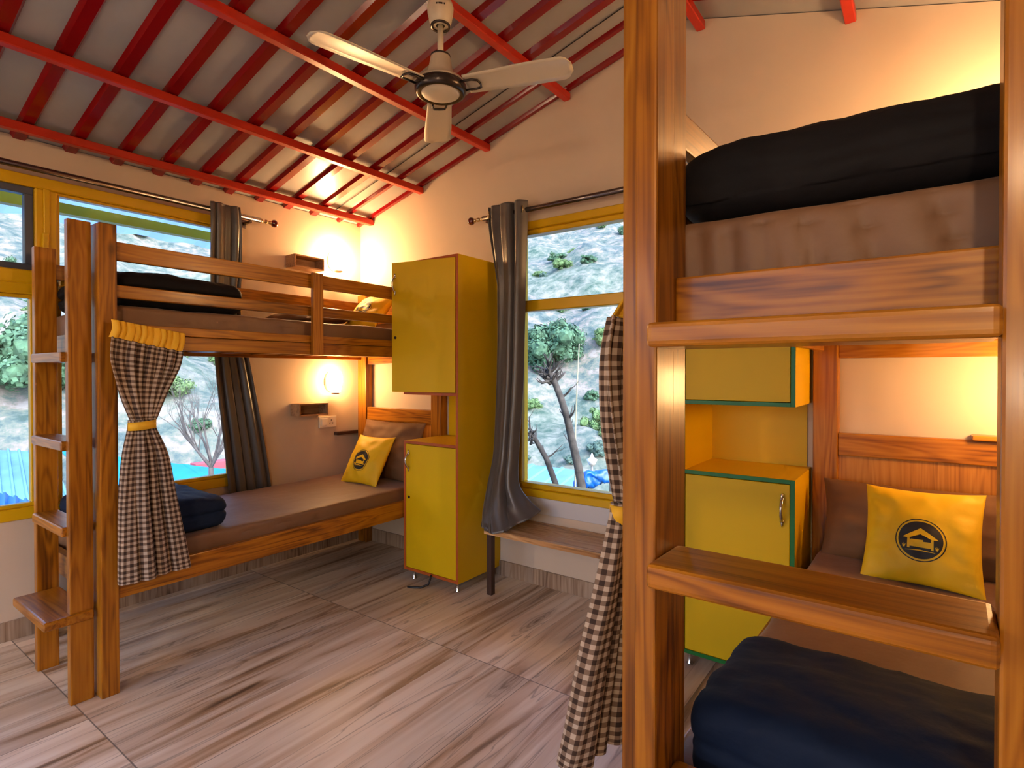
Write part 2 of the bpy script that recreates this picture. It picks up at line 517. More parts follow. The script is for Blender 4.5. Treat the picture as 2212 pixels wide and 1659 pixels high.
def floor_mat():
    """big wood-look floor tiles: planks with long grain, knots and thin grout joints"""
    m, nt, b = new_mat('wood_look_tile')
    N = nt.nodes.new; L = nt.links.new
    def math_(op, a=None, bb=None, v1=None, v2=None):
        n = N('ShaderNodeMath'); n.operation = op
        if a is not None: L(a, n.inputs[0])
        elif v1 is not None: n.inputs[0].default_value = v1
        if bb is not None: L(bb, n.inputs[1])
        elif v2 is not None: n.inputs[1].default_value = v2
        return n.outputs[0]
    tc = N('ShaderNodeTexCoord')
    sp = N('ShaderNodeSeparateXYZ'); L(tc.outputs['Object'], sp.inputs[0])
    # object origin of the floor is shifted so that Object = world coordinates in x and y
    X = math_('SUBTRACT', sp.outputs[0], None, None, .715)
    Y = math_('SUBTRACT', sp.outputs[1], None, None, 1.846)
    ix = math_('FLOOR', math_('DIVIDE', X, None, None, 1.15))
    PW = .19
    iy = math_('FLOOR', math_('DIVIDE', Y, None, None, PW))
    fx = math_('FRACT', math_('DIVIDE', X, None, None, 1.15))
    TY = .57
    fy = math_('FRACT', math_('DIVIDE', Y, None, None, TY))
    fp = math_('FRACT', math_('DIVIDE', Y, None, None, PW))
    # random number per plank
    cmb = N('ShaderNodeCombineXYZ'); L(ix, cmb.inputs[0]); L(iy, cmb.inputs[1])
    wn_ = N('ShaderNodeTexWhiteNoise'); wn_.noise_dimensions = '3D'; L(cmb.outputs[0], wn_.inputs['Vector'])
    off = N('ShaderNodeVectorMath'); off.operation = 'SCALE'; off.inputs['Scale'].default_value = 23
    L(wn_.outputs['Color'], off.inputs[0])
    ad = N('ShaderNodeVectorMath'); ad.operation = 'ADD'
    L(tc.outputs['Object'], ad.inputs[0]); L(off.outputs[0], ad.inputs[1])
    mp = N('ShaderNodeMapping'); mp.inputs['Scale'].default_value = (.62, 8.0, 1)
    L(ad.outputs[0], mp.inputs['Vector'])
    n1 = N('ShaderNodeTexNoise'); n1.inputs['Scale'].default_value = 1.5; n1.inputs['Detail'].default_value = 4
    n1.inputs['Roughness'].default_value = .5; n1.inputs['Distortion'].default_value = .8
    L(mp.outputs[0], n1.inputs['Vector'])
    r1 = N('ShaderNodeValToRGB')
    cr = r1.color_ramp
    cr.elements[0].position = .27; cr.elements[0].color = (.16, .10, .06, 1)
    cr.elements[1].position = .62; cr.elements[1].color = (.86, .74, .62, 1)
    e = cr.elements.new(.345); e.color = (.42, .27, .16, 1)
    e = cr.elements.new(.42); e.color = (.66, .50, .37, 1)
    L(n1.outputs['Fac'], r1.inputs['Fac'])
    # dark thin veins
    mp2 = N('ShaderNodeMapping'); mp2.inputs['Scale'].default_value = (.55, 9.0, 1); mp2.inputs['Location'].default_value = (3, 1, 0)
    L(ad.outputs[0], mp2.inputs['Vector'])
    n2 = N('ShaderNodeTexNoise'); n2.inputs['Scale'].default_value = 1.0; n2.inputs['Detail'].default_value = 3; n2.inputs['Distortion'].default_value = .8
    L(mp2.outputs[0], n2.inputs['Vector'])
    v = math_('ABSOLUTE', math_('SUBTRACT', n2.outputs['Fac'], None, None, .5))
    r2 = N('ShaderNodeValToRGB')
    r2.color_ramp.elements[0].position = .0; r2.color_ramp.elements[0].color = (.5, .5, .5, 1)
    r2.color_ramp.elements[1].position = .012; r2.color_ramp.elements[1].color = (0, 0, 0, 1)
    L(v, r2.inputs['Fac'])
    mx = N('ShaderNodeMix'); mx.data_type = 'RGBA'; mx.inputs[7].default_value = (.13, .085, .06, 1)
    L(r2.outputs['Color'], mx.inputs[0]); L(r1.outputs['Color'], mx.inputs[6])
    # knots
    mpk = N('ShaderNodeMapping'); mpk.inputs['Scale'].default_value = (1.15, 4.6, 1)
    L(ad.outputs[0], mpk.inputs['Vector'])
    vk = N('ShaderNodeTexVoronoi'); vk.inputs['Scale'].default_value = 1.0
    nd = N('ShaderNodeVectorMath'); nd.operation = 'SCALE'; nd.inputs['Scale'].default_value = .35
    L(n1.outputs['Color'], nd.inputs[0])
    na = N('ShaderNodeVectorMath'); na.operation = 'ADD'; L(mpk.outputs[0], na.inputs[0]); L(nd.outputs[0], na.inputs[1])
    L(na.outputs[0], vk.inputs['Vector'])
    rk = N('ShaderNodeValToRGB')
    rk.color_ramp.elements[0].position = .02; rk.color_ramp.elements[0].color = (.85, .85, .85, 1)
    rk.color_ramp.elements[1].position = .07; rk.color_ramp.elements[1].color = (0, 0, 0, 1)
    L(vk.outputs['Distance'], rk.inputs['Fac'])
    mk_ = N('ShaderNodeMix'); mk_.data_type = 'RGBA'; mk_.inputs[7].default_value = (.17, .10, .055, 1)
    ring = math_('MULTIPLY_ADD', math_('SINE', math_('MULTIPLY', vk.outputs['Distance'], None, None, 95)), None, None, .5)
    ring.node.inputs[2].default_value = .5
    fall = N('ShaderNodeMapRange'); fall.inputs['From Min'].default_value = .06; fall.inputs['From Max'].default_value = .26
    fall.inputs['To Min'].default_value = .75; fall.inputs['To Max'].default_value = 0.0
    L(vk.outputs['Distance'], fall.inputs['Value'])
    kf = math_('MAXIMUM', math_('MULTIPLY', ring, fall.outputs[0]), math_('MULTIPLY', fall.outputs[0], None, None, .45))
    kk = math_('MAXIMUM', kf, rk.outputs['Color'])
    L(kk, mk_.inputs[0]); L(mx.outputs[2], mk_.inputs[6])
    # plank to plank tone
    hs = N('ShaderNodeHueSaturation'); ma = N('ShaderNodeMapRange')
    ma.inputs['To Min'].default_value = .84; ma.inputs['To Max'].default_value = 1.1
    L(wn_.outputs['Value'], ma.inputs['Value']); L(ma.outputs[0], hs.inputs['Value']); L(mk_.outputs[2], hs.inputs['Color'])
    # joints
    def near(fr, wd):
        a = math_('LESS_THAN', fr, None, None, wd)
        c = math_('GREATER_THAN', fr, None, None, 1 - wd)
        return math_('MAXIMUM', a, c)
    g = math_('MAXIMUM', near(fx, .0019), near(fy, .0026))
    g2 = math_('MULTIPLY', near(fp, .006), None, None, .45)
    gg = math_('MAXIMUM', math_('MULTIPLY', g, None, None, .85), g2)
    mg = N('ShaderNodeMix'); mg.data_type = 'RGBA'; mg.inputs[7].default_value = (.17, .14, .12, 1)
    L(gg, mg.inputs[0]); L(hs.outputs['Color'], mg.inputs[6])
    L(mg.outputs[2], b.inputs['Base Color'])
    b.inputs['Roughness'].default_value = .42
    b.inputs['Specular IOR Level'].default_value = .35
    bp = N('ShaderNodeBump'); bp.inputs['Strength'].default_value = .3; bp.inputs['Distance'].default_value = .002
    inv = math_('SUBTRACT', None, g, 1.0)
    L(inv, bp.inputs['Height']); L(bp.outputs['Normal'], b.inputs['Normal'])
    return m
M_floor = floor_mat()

# ------------------------------------------------------------ the room
XB = 2.745      # inner face of the back gable wall
YL = 3.43       # inner face of the window wall
YR = -.42       # inner face of the right wall
X0 = -2.6       # wall behind the camera
RIDGE_Y = 1.0
def slope(y):   # underside of the roof beams
    return 2.34 + .265 * (3.295 - y) if y > RIDGE_Y else 2.34 + .265 * 2.295 - .31 * (RIDGE_Y - y)
def sheet(y):
    return slope(y) + .062

bm = BX(X0, XB, YR, YL, -.12, 0)
fl = struct('floor', bm, M_floor)
# shift the mesh so its object coordinates equal world coordinates
off = fl.location.copy()
for v in fl.data.vertices: v.co += off
fl.location = (0, 0, 0)

def wall_with_hole(name, axis, c0, c1, a0, a1, z0, top, holes, mat):
    """wall slab between c0..c1 along its thickness, a0..a1 along its length; top(a) its height; holes (a0,a1,z0,z1)"""
    bm = bmesh.new()
    cuts = sorted({a0, a1, *[h[0] for h in holes], *[h[1] for h in holes]} | ({RIDGE_Y} if axis == 'x' else set()))
    for s, e in zip(cuts, cuts[1:]):
        hs = [h for h in holes if h[0] <= s + 1e-6 and h[1] >= e - 1e-6]
        segs = []
        lo = z0
        for h in sorted(hs, key=lambda q: q[2]):
            segs.append((lo, lo, h[2], h[2])); lo = h[3]
        segs.append((lo, lo, top(s), top(e)))
        for (b0, b1, t0, t1) in segs:
            if axis == 'x':
                pts = [(c, a, z) for c in (c0, c1) for a, z in ((s, b0), (e, b1), (e, t1), (s, t0))]
            else:
                pts = [(a, c, z) for c in (c0, c1) for a, z in ((s, b0), (e, b1), (e, t1), (s, t0))]
            vs = [bm.verts.new(p) for p in pts]
            for q in ((0, 1, 2, 3), (7, 6, 5, 4), (0, 4, 5, 1), (1, 5, 6, 2), (2, 6, 7, 3), (3, 7, 4, 0)):
                bm.faces.new([vs[i] for i in q])
    bmesh.ops.recalc_face_normals(bm, faces=bm.faces)
    return struct(name, bm, mat)

W1 = (-1.9, 1.817, .556, 2.19)      # window in the left wall
W2 = (.99, 2.02, .515, 2.145)       # window in the back wall
wall_with_hole('wall_left', 'y', YL, YL + .18, X0, XB + .18, 0, lambda a: sheet(YL) - .005, [W1], M_wall)
wall_with_hole('wall_back', 'x', XB, XB + .18, YR - .18, YL, 0, lambda a: sheet(a) - .004, [W2], M_wall)
wall_with_hole('wall_right', 'y', YR - .18, YR, X0, XB, 0, lambda a: sheet(YR) - .02, [], M_wall)
wall_with_hole('wall_front', 'x', X0 - .18, X0, YR - .18, YL + .18, 0, lambda a: sheet(a) - .02, [(.3, 2.9, 0, 2.2)], M_wall)  # unseen opening, made wide to let in extra daylight as fill

M_base = wood('skirting_tile', 2, (.16, .09, .055), (.36, .24, .16), (.5, .37, .27), rough=.4)
struct('baseboard_left', BX(X0, XB - .012, YL - .012, YL, 0, .09), M_base)
struct('baseboard_back', BX(XB - .012, XB, YR + .012, YL - .012, 0, .09), M_base)
struct('baseboard_right', BX(X0, XB - .012, YR, YR + .012, 0, .09), M_base)

# roof sheet: inside white, the overhang past the window wall is blue
bm = bmesh.new()
def roof_part(bm, ya, yb, th=.012, x0=X0 - .6, x1=XB + .7):
    pts = []
    for (y) in (ya, yb):
        for dz in (0, th):
            pts += [(x0, y, sheet(y) + dz), (x1, y, sheet(y) + dz)]
    v = [bm.verts.new(p) for p in pts]
    for q in ((0, 1, 5, 4), (2, 3, 7, 6), (0, 1, 3, 2), (4, 5, 7, 6), (0, 2, 6, 4), (1, 3, 7, 5)):
        bm.faces.new([v[i] for i in q])
roof_part(bm, RIDGE_Y, YL + .09)
roof_part(bm, YR - .5, RIDGE_Y)
bmesh.ops.recalc_face_normals(bm, faces=bm.faces)
struct('ceiling', bm, M_roof)
bm = bmesh.new()
n = 90
xs = [X0 - .6 + i * (XB + 1.3 - X0) / n for i in range(n + 1)]
rows = []
for y in (YL + .09, 4.22):
    rows.append([bm.verts.new((x, y, sheet(y) + (.014 if (i % 4) < 2 else 0))) for i, x in enumerate(xs)])
for i in range(n): bm.faces.new((rows[0][i], rows[0][i + 1], rows[1][i + 1], rows[1][i]))
ov = struct('trim_1', bm, M_eave)
ov['label'] = 'pale blue corrugated eave sheet overhanging outside the window wall'
bm = BX(X0 - .6, XB + .7, 3.84, 3.90, 2.134, 2.190)
o = struct('trim_2', bm, M_winy2)
o['label'] = 'yellow eave beam running under the blue overhang outside the window'
# blue patches where the ribs meet the eave beam
for i, x in enumerate([1.05 + .33 * k for k in range(6)]):
    z = sheet(3.72)
    bm = BX(x - .045, x + .045, 3.62, 3.80, slope(3.72) + .03, slope(3.72) + .058, .01)
    o = mk('eave_bracket', bm, M_roof_out)
    tag(o, 'bright blue bracket on the eave outside the window, number %s from the corner post' % ['one', 'two', 'three', 'four', 'five', 'six'][i], 'bracket', 'blue eave brackets')

ORD = ['first', 'second', 'third', 'fourth', 'fifth', 'sixth', 'seventh', 'eighth', 'ninth', 'tenth', 'eleventh', 'twelfth', 'thirteenth', 'fourteenth', 'fifteenth', 'sixteenth', 'seventeenth']
# red ribs under the sheet, running up the slope
rib_x = [2.725, 2.545, 2.335, 2.135, 1.94, 1.745, 1.55, 1.352, 1.155, .957, .76, .565, .37, .175, -.02]
def rib_bm(x, ya, yb, wd):
    bm = bmesh.new()
    pr = [(-wd, .0), (-wd * .62, -.020), (wd * .62, -.020), (wd, .0)]
    rr = []
    for y in (ya, yb):
        rr.append([bm.verts.new((x + a, y, sheet(y) + b)) for a, b in pr])
    for i in range(3): bm.faces.new((rr[0][i], rr[0][i + 1], rr[1][i + 1], rr[1][i]))
    bm.faces.new(rr[0]); bm.faces.new(rr[1][::-1])
    bm.faces.new((rr[0][0], rr[0][3], rr[1][3], rr[1][0]))
    bmesh.ops.recalc_face_normals(bm, faces=bm.faces)
    return bm
for i, x in enumerate(rib_x):
    wd = .018 if i < 2 else .034
    if i == 0: wd = .019
    o = mk('roof_rib', rib_bm(x, RIDGE_Y + .005, YL + (0 if i else -.002), wd), M_red)
    tag(o, 'glossy dark red roof rib on the window side slope, %s from the gable wall' % ORD[i], 'roof rib', 'red ribs under the roof sheet')
for i, x in enumerate(rib_x[1:6]):
    o = mk('roof_rib', rib_bm(x, YR, RIDGE_Y - .005, .018 if i < 1 else .034), M_red)
    tag(o, 'dark red rib on the far roof slope past the ridge, %s from gable wall' % ORD[i], 'roof rib', 'red ribs under the roof sheet')
# beams along the room
beams = [(3.295, 'lowest red roof beam, just above the big window'), (2.777, 'second red roof beam up from the big window'),
         (2.193, 'third red roof beam up, passing behind the fan blades'), (1.621, 'red roof beam carrying the ceiling fan'),
         (.871, 'red roof beam just past the ridge, over the black bedding'), (.247, 'red roof beam on the far slope above the black bedding')]
for y, lab in beams:
    z = slope(y)
    bm = BX(X0, XB - .002, y - .021, y + .021, z, z + .041, .004, 1)
    tag(mk('roof_beam', bm, M_red2), lab, 'roof beam', 'red roof beams')
# thin wire along the slope
bm = tube(bmesh.new(), [(2.44, y, sheet(y) - .006) for y in (1.05, 2.0, 3.38)], .0028, 6)
tag(mk('ceiling_wire', bm, M_blackp), 'thin dark wire running up the sloped ceiling near the gable wall', 'wire')
bm = tube(bmesh.new(), [(x, 3.335, slope(3.3) + .05) for x in (2.43, 2.46)], .012, 10)
tag(mk('wire_clip', bm, M_white), 'small white clip on the ceiling wire at the lowest beam', 'clip')

# windows
def frame_rect(bm, axis, c, d, a0, a1, z0, z1, t, bev=.004):
    def b(p0, p1, q0, q1):
        if axis == 'x': box(bm, c, c + d, p0, p1, q0, q1, bev, 1)
        else: box(bm, p0, p1, c, c + d, q0, q1, bev, 1)
    b(a0, a1, z1 - t, z1); b(a0, a1, z0, z0 + t)
    b(a0, a0 + t, z0 + t, z1 - t); b(a1 - t, a1, z0 + t, z1 - t)
# window in the left wall
bm = bmesh.new()
yF = YL - .012
frame_rect(bm, 'y', yF, .10, W1[0], W1[1], W1[2], W1[3], .055)
win1 = struct('window_1', bm, M_winy)
def wpart(name, bm, mat, par, **k): return mk(name, bm, mat, par, **k)
for mx_ in (.857, -.55):
    bm = bmesh.new()
    box(bm, mx_ - .043, mx_ + .043, yF - .001, yF + .09, W1[2] + .055, W1[3] - .055, .006, 1)
    box(bm, mx_ - .012, mx_ + .012, yF - .012, yF, W1[2] + .055, W1[3] - .055, .003, 1)
    wpart('mullion', bm, M_winy, win1)
for (a, b_) in ((W1[0] + .055, -.593), (-.507, .814), (.90, W1[1] - .055)):
    bm = bmesh.new()
    box(bm, a, b_, yF - .001, yF + .08, 1.622, 1.70, .005, 1)
    box(bm, a, b_, yF - .016, yF + .01, 1.672, 1.735, .006, 1)
    wpart('transom', bm, M_winy, win1)
    bm = bmesh.new(); frame_rect(bm, 'y', yF + .02, .04, a, b_, W1[2] + .055, 1.622, .018, .003)
    wpart('lower_sash', bm, M_winy, win1)
    bm = bmesh.new(); frame_rect(bm, 'y', yF + .02, .045, a, b_, 1.735, W1[3] - .055, .034 if b_ < .85 else .014, .003)
    wpart('upper_sash', bm, M_gasket if b_ < .85 else M_winy, win1)
    wpart('pane', BX(a + .005, b_ - .005, yF + .040, yF + .044, W1[2] + .06, 1.618), M_glass, win1)
    wpart('pane', BX(a + .005, b_ - .005, yF + .040, yF + .044, 1.738, W1[3] - .06), M_glass, win1)
bm = BX(.838, .862, yF - .022, yF - .001, 1.80, 1.92, .004)
wpart('latch', bm, M_winy, win1)
# window in the back wall
bm = bmesh.new()
xF = XB - .012
frame_rect(bm, 'x', xF, .10, W2[0], W2[1], W2[2], W2[3], .045)
frame_rect(bm, 'x', xF + .022, .07, W2[0] + .045, W2[1] - .045, W2[2] + .045, W2[3] - .045, .030)
win2 = struct('window_2', bm, M_winy)
bm = bmesh.new()
box(bm, xF + .012, xF + .08, W2[0] + .045, W2[1] - .045, 1.615, 1.68, .005, 1)
wpart('transom', bm, M_winy, win2)
wpart('pane', BX(xF + .050, xF + .054, W2[0] + .06, W2[1] - .06, W2[2] + .07, 1.612), M_glass, win2)
wpart('pane', BX(xF + .050, xF + .054, W2[0] + .06, W2[1] - .06, 1.684, W2[3] - .07), M_glass, win2)
struct('trim_3', BX(XB - .008, XB, W2[0] - .05, W2[1] + .05, .42, W2[2] - .001, .002, 1), simple('sill_white', (.62, .60, .62), .6))['label'] = 'pale plaster band under the far window'

# ------------------------------------------------------------ bunk beds
def make_bunk(base, s, x0, yb, sh, L, label, lad_v, steps, step_u, first_step=None, PT=1.822):
    W = .845
    T = lambda u, v, z: (x0 + u, yb + s * v + sh * u, z)
    root = empty('bunk_bed', (x0 + L / 2, yb + s * W / 2, 0), label, 'bunk bed', 'wooden bunk beds')
    P = lambda n, bm, m, par=root: mk(n, bm, m, par, T=T)
    b = .004
    pw, pd = .092, .06
    for (u, v) in ((0, 0), (0, W - pw), (L - pd, 0), (L - pd, W - pw)):
        P('post', BX(u, u + pd, v, v + pw, 0, PT, b), W3[2])
    # side rails (upper: two boards, lower: one)
    for v0, v1 in ((.012, .042), (W - .042, W - .012)):
        P('side_rail', BX(pd, L - pd, v0, v1, 1.343, 1.402, .004), W3[0])
        P('side_rail', BX(pd, L - pd, v0 + .004, v1, 1.404, 1.442, .003), W3[0])
        P('side_rail', BX(pd, L - pd, v0, v1, .365, .465, .004), W3[0])
    P('guard_rail', BX(pd, L - pd, .022, .048, 1.690, 1.762, .004), W3[0])
    P('guard_rail', BX(pd, L - pd, .022, .048, 1.543, 1.594, .004), W3[0])
    P('guard_rail', BX(pd, L - pd, W - .048, W - .022, 1.690, 1.762, .004), W3[0])
    P('rail_stay', BX(.925, .985, -.014, .011, 1.340, 1.764, .004), W3[2])
    # foot end
    P('end_rail', BX(.012, .045, pw, W - pw, 1.310, 1.412, .004), W3[1])
    P('end_rail', BX(.012, .045, pw, W - pw, .365, .460, .004), W3[1])
    # head end
    P('end_rail', BX(L - .045, L - .012, pw, W - pw, 1.310, 1.440, .004), W3[1])
    P('end_rail', BX(L - .045, L - .012, pw, W - pw, 1.60, 1.79, .004), W3[1])
    P('end_rail', BX(L - .045, L - .012, pw, W - pw, .365, .460, .004), W3[1])
    P('headboard_rail', BX(L - .05, L - .015, pw, W - pw, .905, .998, .004), W3[1])
    P('headboard_panel', BX(L - .040, L - .028, pw, W - pw, .461, .904), ply)
    # slats
    for k in range(10):
        u = .12 + k * (L - .30) / 9.0
        P('slat', BX(u, u + .07, .043, W - .043, 1.362, 1.380, .002, 1), W3[1])
        P('slat', BX(u, u + .07, .043, W - .043, .395, .413, .002, 1), W3[1])
    # ladder
    (va, vb, vc, vd, ua, ub) = lad_v
    P('ladder_stringer', BX(ua, ub, va, vb, 0, PT + .003, .004), W3[2])
    P('ladder_stringer', BX(ua, ub, vc, vd, 0, PT - .047, .004), W3[2])
    for zt in steps:
        P('ladder_step', BX(step_u, step_u + .125 if step_u + .125 < ub + .03 else ub + .0, vb, vc, zt - .038, zt, .009, 3), W3[1])
    if first_step:
        fu0, fu1, fv0, fv1, zt = first_step
        P('ladder_step', BX(fu0, fu1, fv0, fv1, zt - .035, zt, .010, 3), W3[1])
    return root, T

LBED, TL = make_bunk('l', 1, .787, 2.515, .012, 1.951, 'varnished wooden bunk bed beside the big window, ladder at its open end', (.045, .081, .452, .488, -.085, -.010), [1.328, .992, .668], -.100, (-.168, -.012, .03, .43, .345))
RBED, TR = make_bunk('r', -1, .923, .431, -.034, 1.817, 'varnished wooden bunk bed close to the camera with navy bedding below', (.059, .095, .508, .580, -.074, -.001), [1.327, .957, .59, .24], -.113, PT=2.05)

def bedding(T, L, where, root_side, dv):
    out = []
    W = .845
    for lvl, (z0, z1) in (('upper', (1.381, 1.520)), ('lower', (.414, .535))):
        def ex(w_, p, c, h, lvl=lvl):
            # tucked sheet: slanting creases on the side faces
            m = max(abs(p.x), abs(p.y))
            if m > .96 and abs(p.z) < .97:
                s_ = w_.x * 1.0 + w_.y * 1.3 + w_.z * .55 * math.sin(w_.x * 2.0 + w_.y * 3.1)
                a = abs(math.sin(s_ * 17 + 1.4 * noise.noise(Vector((w_.x * 5, w_.y * 5, lvl == 'upper'))))) ** .35
                d = Vector((w_.x - c.x, 0, 0)) if abs(p.x) > abs(p.y) else Vector((0, w_.y - c.y, 0))
                w_ -= d.normalized() * (1 - a) * .022 * (1 - abs(p.z) ** 3)
            return w_
        bm = soft_box(.05 + .012, L - .062, .045, W - .045, z0, z1, n=7, cuts=56, amp=.004, freq=4, seed=z0 * 3, extra=ex)
        o = mk('mattress', bm, M_sheet, None, T=T, smooth=True)
        tag(o, 'brown sheeted mattress on the %s berth of the bunk %s' % (lvl, where), 'mattress', 'mattresses in brown sheets')
    return
bedding(TL, 1.951, 'beside the big window', 1, 0)
bedding(TR, 1.817, 'close to the camera', 1, 0)

# duvets
def fold_extra(uface, cr=1.0):
    def ex(w_, p, c, h):
        # crease of the folded duvet along the end faces
        k = math.exp(-((p.z - .05 * math.sin(p.y * 4)) / .13) ** 2)
        if abs(p.x) > .8 or abs(p.y) > .85:
            amt = .022 * k * cr
            d = Vector((w_.x - c.x, w_.y - c.y, 0))
            if d.length > 0: w_ -= d.normalized() * amt * max(0, (max(abs(p.x), abs(p.y)) - .8) / .2)
        # puffed crown
        w_.z += (.018 * (1 - p.x * p.x) * (1 - p.y * p.y)) * max(0, p.z)
        return w_
    return ex
def duvet(T, box6, label, seed, n=3.2, amp=.010, cr=1.0, mat=None):
    bm = soft_box(*box6, n=n, cuts=40, amp=amp, freq=8, seed=seed, extra=fold_extra(1, cr))
    o = mk('folded_duvet', bm, mat or M_navy, None, T=T, smooth=True)
    tag(o, label, 'duvet', 'folded dark duvets')
    return o
duvet(TL, (.065, .535, .08, .80, .533, .680), 'folded navy duvet on the lower berth behind the checked curtain by the window', 1.0, n=4.2, cr=.45)
duvet(TL, (.065, .62, .06, .80, 1.517, 1.665), 'folded black duvet on the upper berth in front of the big window', 2.3, mat=M_blackc)
duvet(TR, (.046, .40, .100, .795, .533, .675), 'dark navy folded duvet on the lower berth close to the camera', 4.1, n=6.5, amp=.008, cr=.25)
duvet(TR, (.065, .52, .05, .80, 1.517, 1.655), 'big black folded duvet on the upper berth close to the camera', 5.7, n=2.6, cr=.15, mat=M_blackc)

# pillows and cushions -------------------------------------------------
def pillow_surf(a, b, W, H, TH, pinch):
    x = a * W / 2 * (1 - pinch * (1 - b * b))
    y = b * H / 2 * (1 - pinch * (1 - a * a))
    t = TH / 2 * (max(0, 1 - a * a) ** .55) * (max(0, 1 - b * b) ** .55)
    return x, y, t
def pillow_bm(W, H, TH, pinch=.07, n=44, amp=.006, seed=0):
    bm = bmesh.new()
    def wr(a, b, sgn):
        e = max(abs(a), abs(b))
        r = noise.noise(Vector((a * 3 + seed, b * 3, sgn))) * amp
        # short creases running in from the seam
        r += math.sin(b * 26 + seed + a * 3) * .0028 * max(0, abs(a) - .55) * 2
        r += math.sin(a * 21 + seed + b * 4) * .0022 * max(0, abs(b) - .55) * 2
        return r * (1 - e ** 6)
    F, Bk = [], []
    for j in range(n + 1):
        rf, rb = [], []
        for i in range(n + 1):
            a = -math.cos(PI * i / n); b = -math.cos(PI * j / n)
            x, y, t = pillow_surf(a, b, W, H, TH, pinch)
            rf.append(bm.verts.new((x, y, t + wr(a, b, 0))))
            edge = i in (0, n) or j in (0, n)
            rb.append(rf[-1] if edge else bm.verts.new((x, y, -t - wr(a, b, 5))))
        F.append(rf); Bk.append(rb)
    for j in range(n):
        for i in range(n):
            bm.faces.new((F[j][i], F[j][i + 1], F[j + 1][i + 1], F[j + 1][i]))
            q = (Bk[j][i], Bk[j + 1][i], Bk[j + 1][i + 1], Bk[j][i + 1])
            if len(set(q)) == 4:
                try: bm.faces.new(q)
                except ValueError: pass
    return bm, wr
def pose(center, wdir, udir):
    w_ = Vector(wdir).normalized()
    u_ = Vector(udir); u_ = (u_ - w_ * u_.dot(w_)).normalized()
    n_ = w_.cross(u_)
    M = Matrix(((w_.x, u_.x, n_.x, center[0]), (w_.y, u_.y, n_.y, center[1]), (w_.z, u_.z, n_.z, center[2]), (0, 0, 0, 1)))
    return M

def emblem_bm(W, H, TH, pinch, wr, R0, cx=0.0, cy=-.0):
    """round badge: black disc and ring, with a hut shown in cloth colour (faces of material 1)"""
    bm = bmesh.new()
    def inv(x, y):
        a, b = 2 * x / W, 2 * y / H
        for _ in range(4):
            a = 2 * x / W / (1 - pinch * (1 - b * b)); b = 2 * y / H / (1 - pinch * (1 - a * a))
        return a, b
    def surf(x, y, lift):
        a, b = inv(x, y)
        _, _, t = pillow_surf(a, b, W, H, TH, pinch)
        return Vector((x, y, t + wr(a, b, 0) + lift))
    def ring(r0, r1, lift, mi, seg=64, nr=6):
        rr = []
        for k in range(nr + 1):
            r = r0 + (r1 - r0) * k / nr
            rr.append([bm.verts.new(surf(cx + r * math.cos(2 * PI * i / seg), cy + r * math.sin(2 * PI * i / seg), lift)) for i in range(seg)])
        for k in range(nr):
            for i in range(seg):
                j = (i + 1) % seg
                f = bm.faces.new((rr[k][i], rr[k + 1][i], rr[k + 1][j], rr[k][j])); f.material_index = mi
        return rr
    ring(R0 * .955, R0, .0010, 0, nr=1)
    rr = ring(R0 * .03, R0 * .875, .0010, 0, nr=8)
    f = bm.faces.new(rr[0]); f.material_index = 0
    def strip(top, bot, mi=1, n=10, lift=.0018):
        """region between two polylines of equal length"""
        for (a0, a1), (b0, b1) in zip(zip(top, top[1:]), zip(bot, bot[1:])):
            g = []
            for k in range(n + 1):
                t = k / n
                row = []
                for m_ in range(5):
                    s_ = m_ / 4
                    px = (a0[0] * (1 - t) + a1[0] * t) * (1 - s_) + (b0[0] * (1 - t) + b1[0] * t) * s_
                    py = (a0[1] * (1 - t) + a1[1] * t) * (1 - s_) + (b0[1] * (1 - t) + b1[1] * t) * s_
                    row.append(bm.verts.new(surf(cx + px * R0, cy + py * R0, lift)))
                g.append(row)
            for k in range(n):
                for m_ in range(4):
                    f = bm.faces.new((g[k][m_], g[k][m_ + 1], g[k + 1][m_ + 1], g[k + 1][m_])); f.material_index = mi
    # roof chevron, hut body, ground line, two tufts
    strip([(-.70, .06), (0, .56), (.70, .06)], [(-.46, .02), (0, .26), (.46, .02)])
    strip([(-.50, .02), (-.40, .02)], [(-.50, -.44), (-.40, -.44)], n=3)
    strip([(.42, .02), (.52, .02)], [(.42, -.44), (.52, -.44)], n=3)
    strip([(-.36, -.02), (.12, -.02)], [(-.36, -.36), (.12, -.36)], n=5)
    strip([(.12, -.10), (.42, -.10)], [(.12, -.36), (.42, -.36)], n=4)
    strip([(-.40, -.06), (-.36, -.06)], [(-.40, -.36), (-.36, -.36)], n=2)
    strip([(-.58, -.52), (0, -.46), (.58, -.52)], [(-.58, -.535), (0, -.515), (.58, -.535)])
    for sx_ in (-.64, .64):
        strip([(sx_ - .07, -.26), (sx_, -.34)], [(sx_ - .03, -.42), (sx_ + .03, -.42)], n=2)
        strip([(sx_, -.22), (sx_ + .03, -.30)], [(sx_, -.42), (sx_ + .04, -.42)], n=2)
        strip([(sx_ + .04, -.32), (sx_ + .09, -.26)], [(sx_ + .02, -.42), (sx_ + .04, -.42)], n=2)
    bmesh.ops.recalc_face_normals(bm, faces=bm.faces)
    return bm

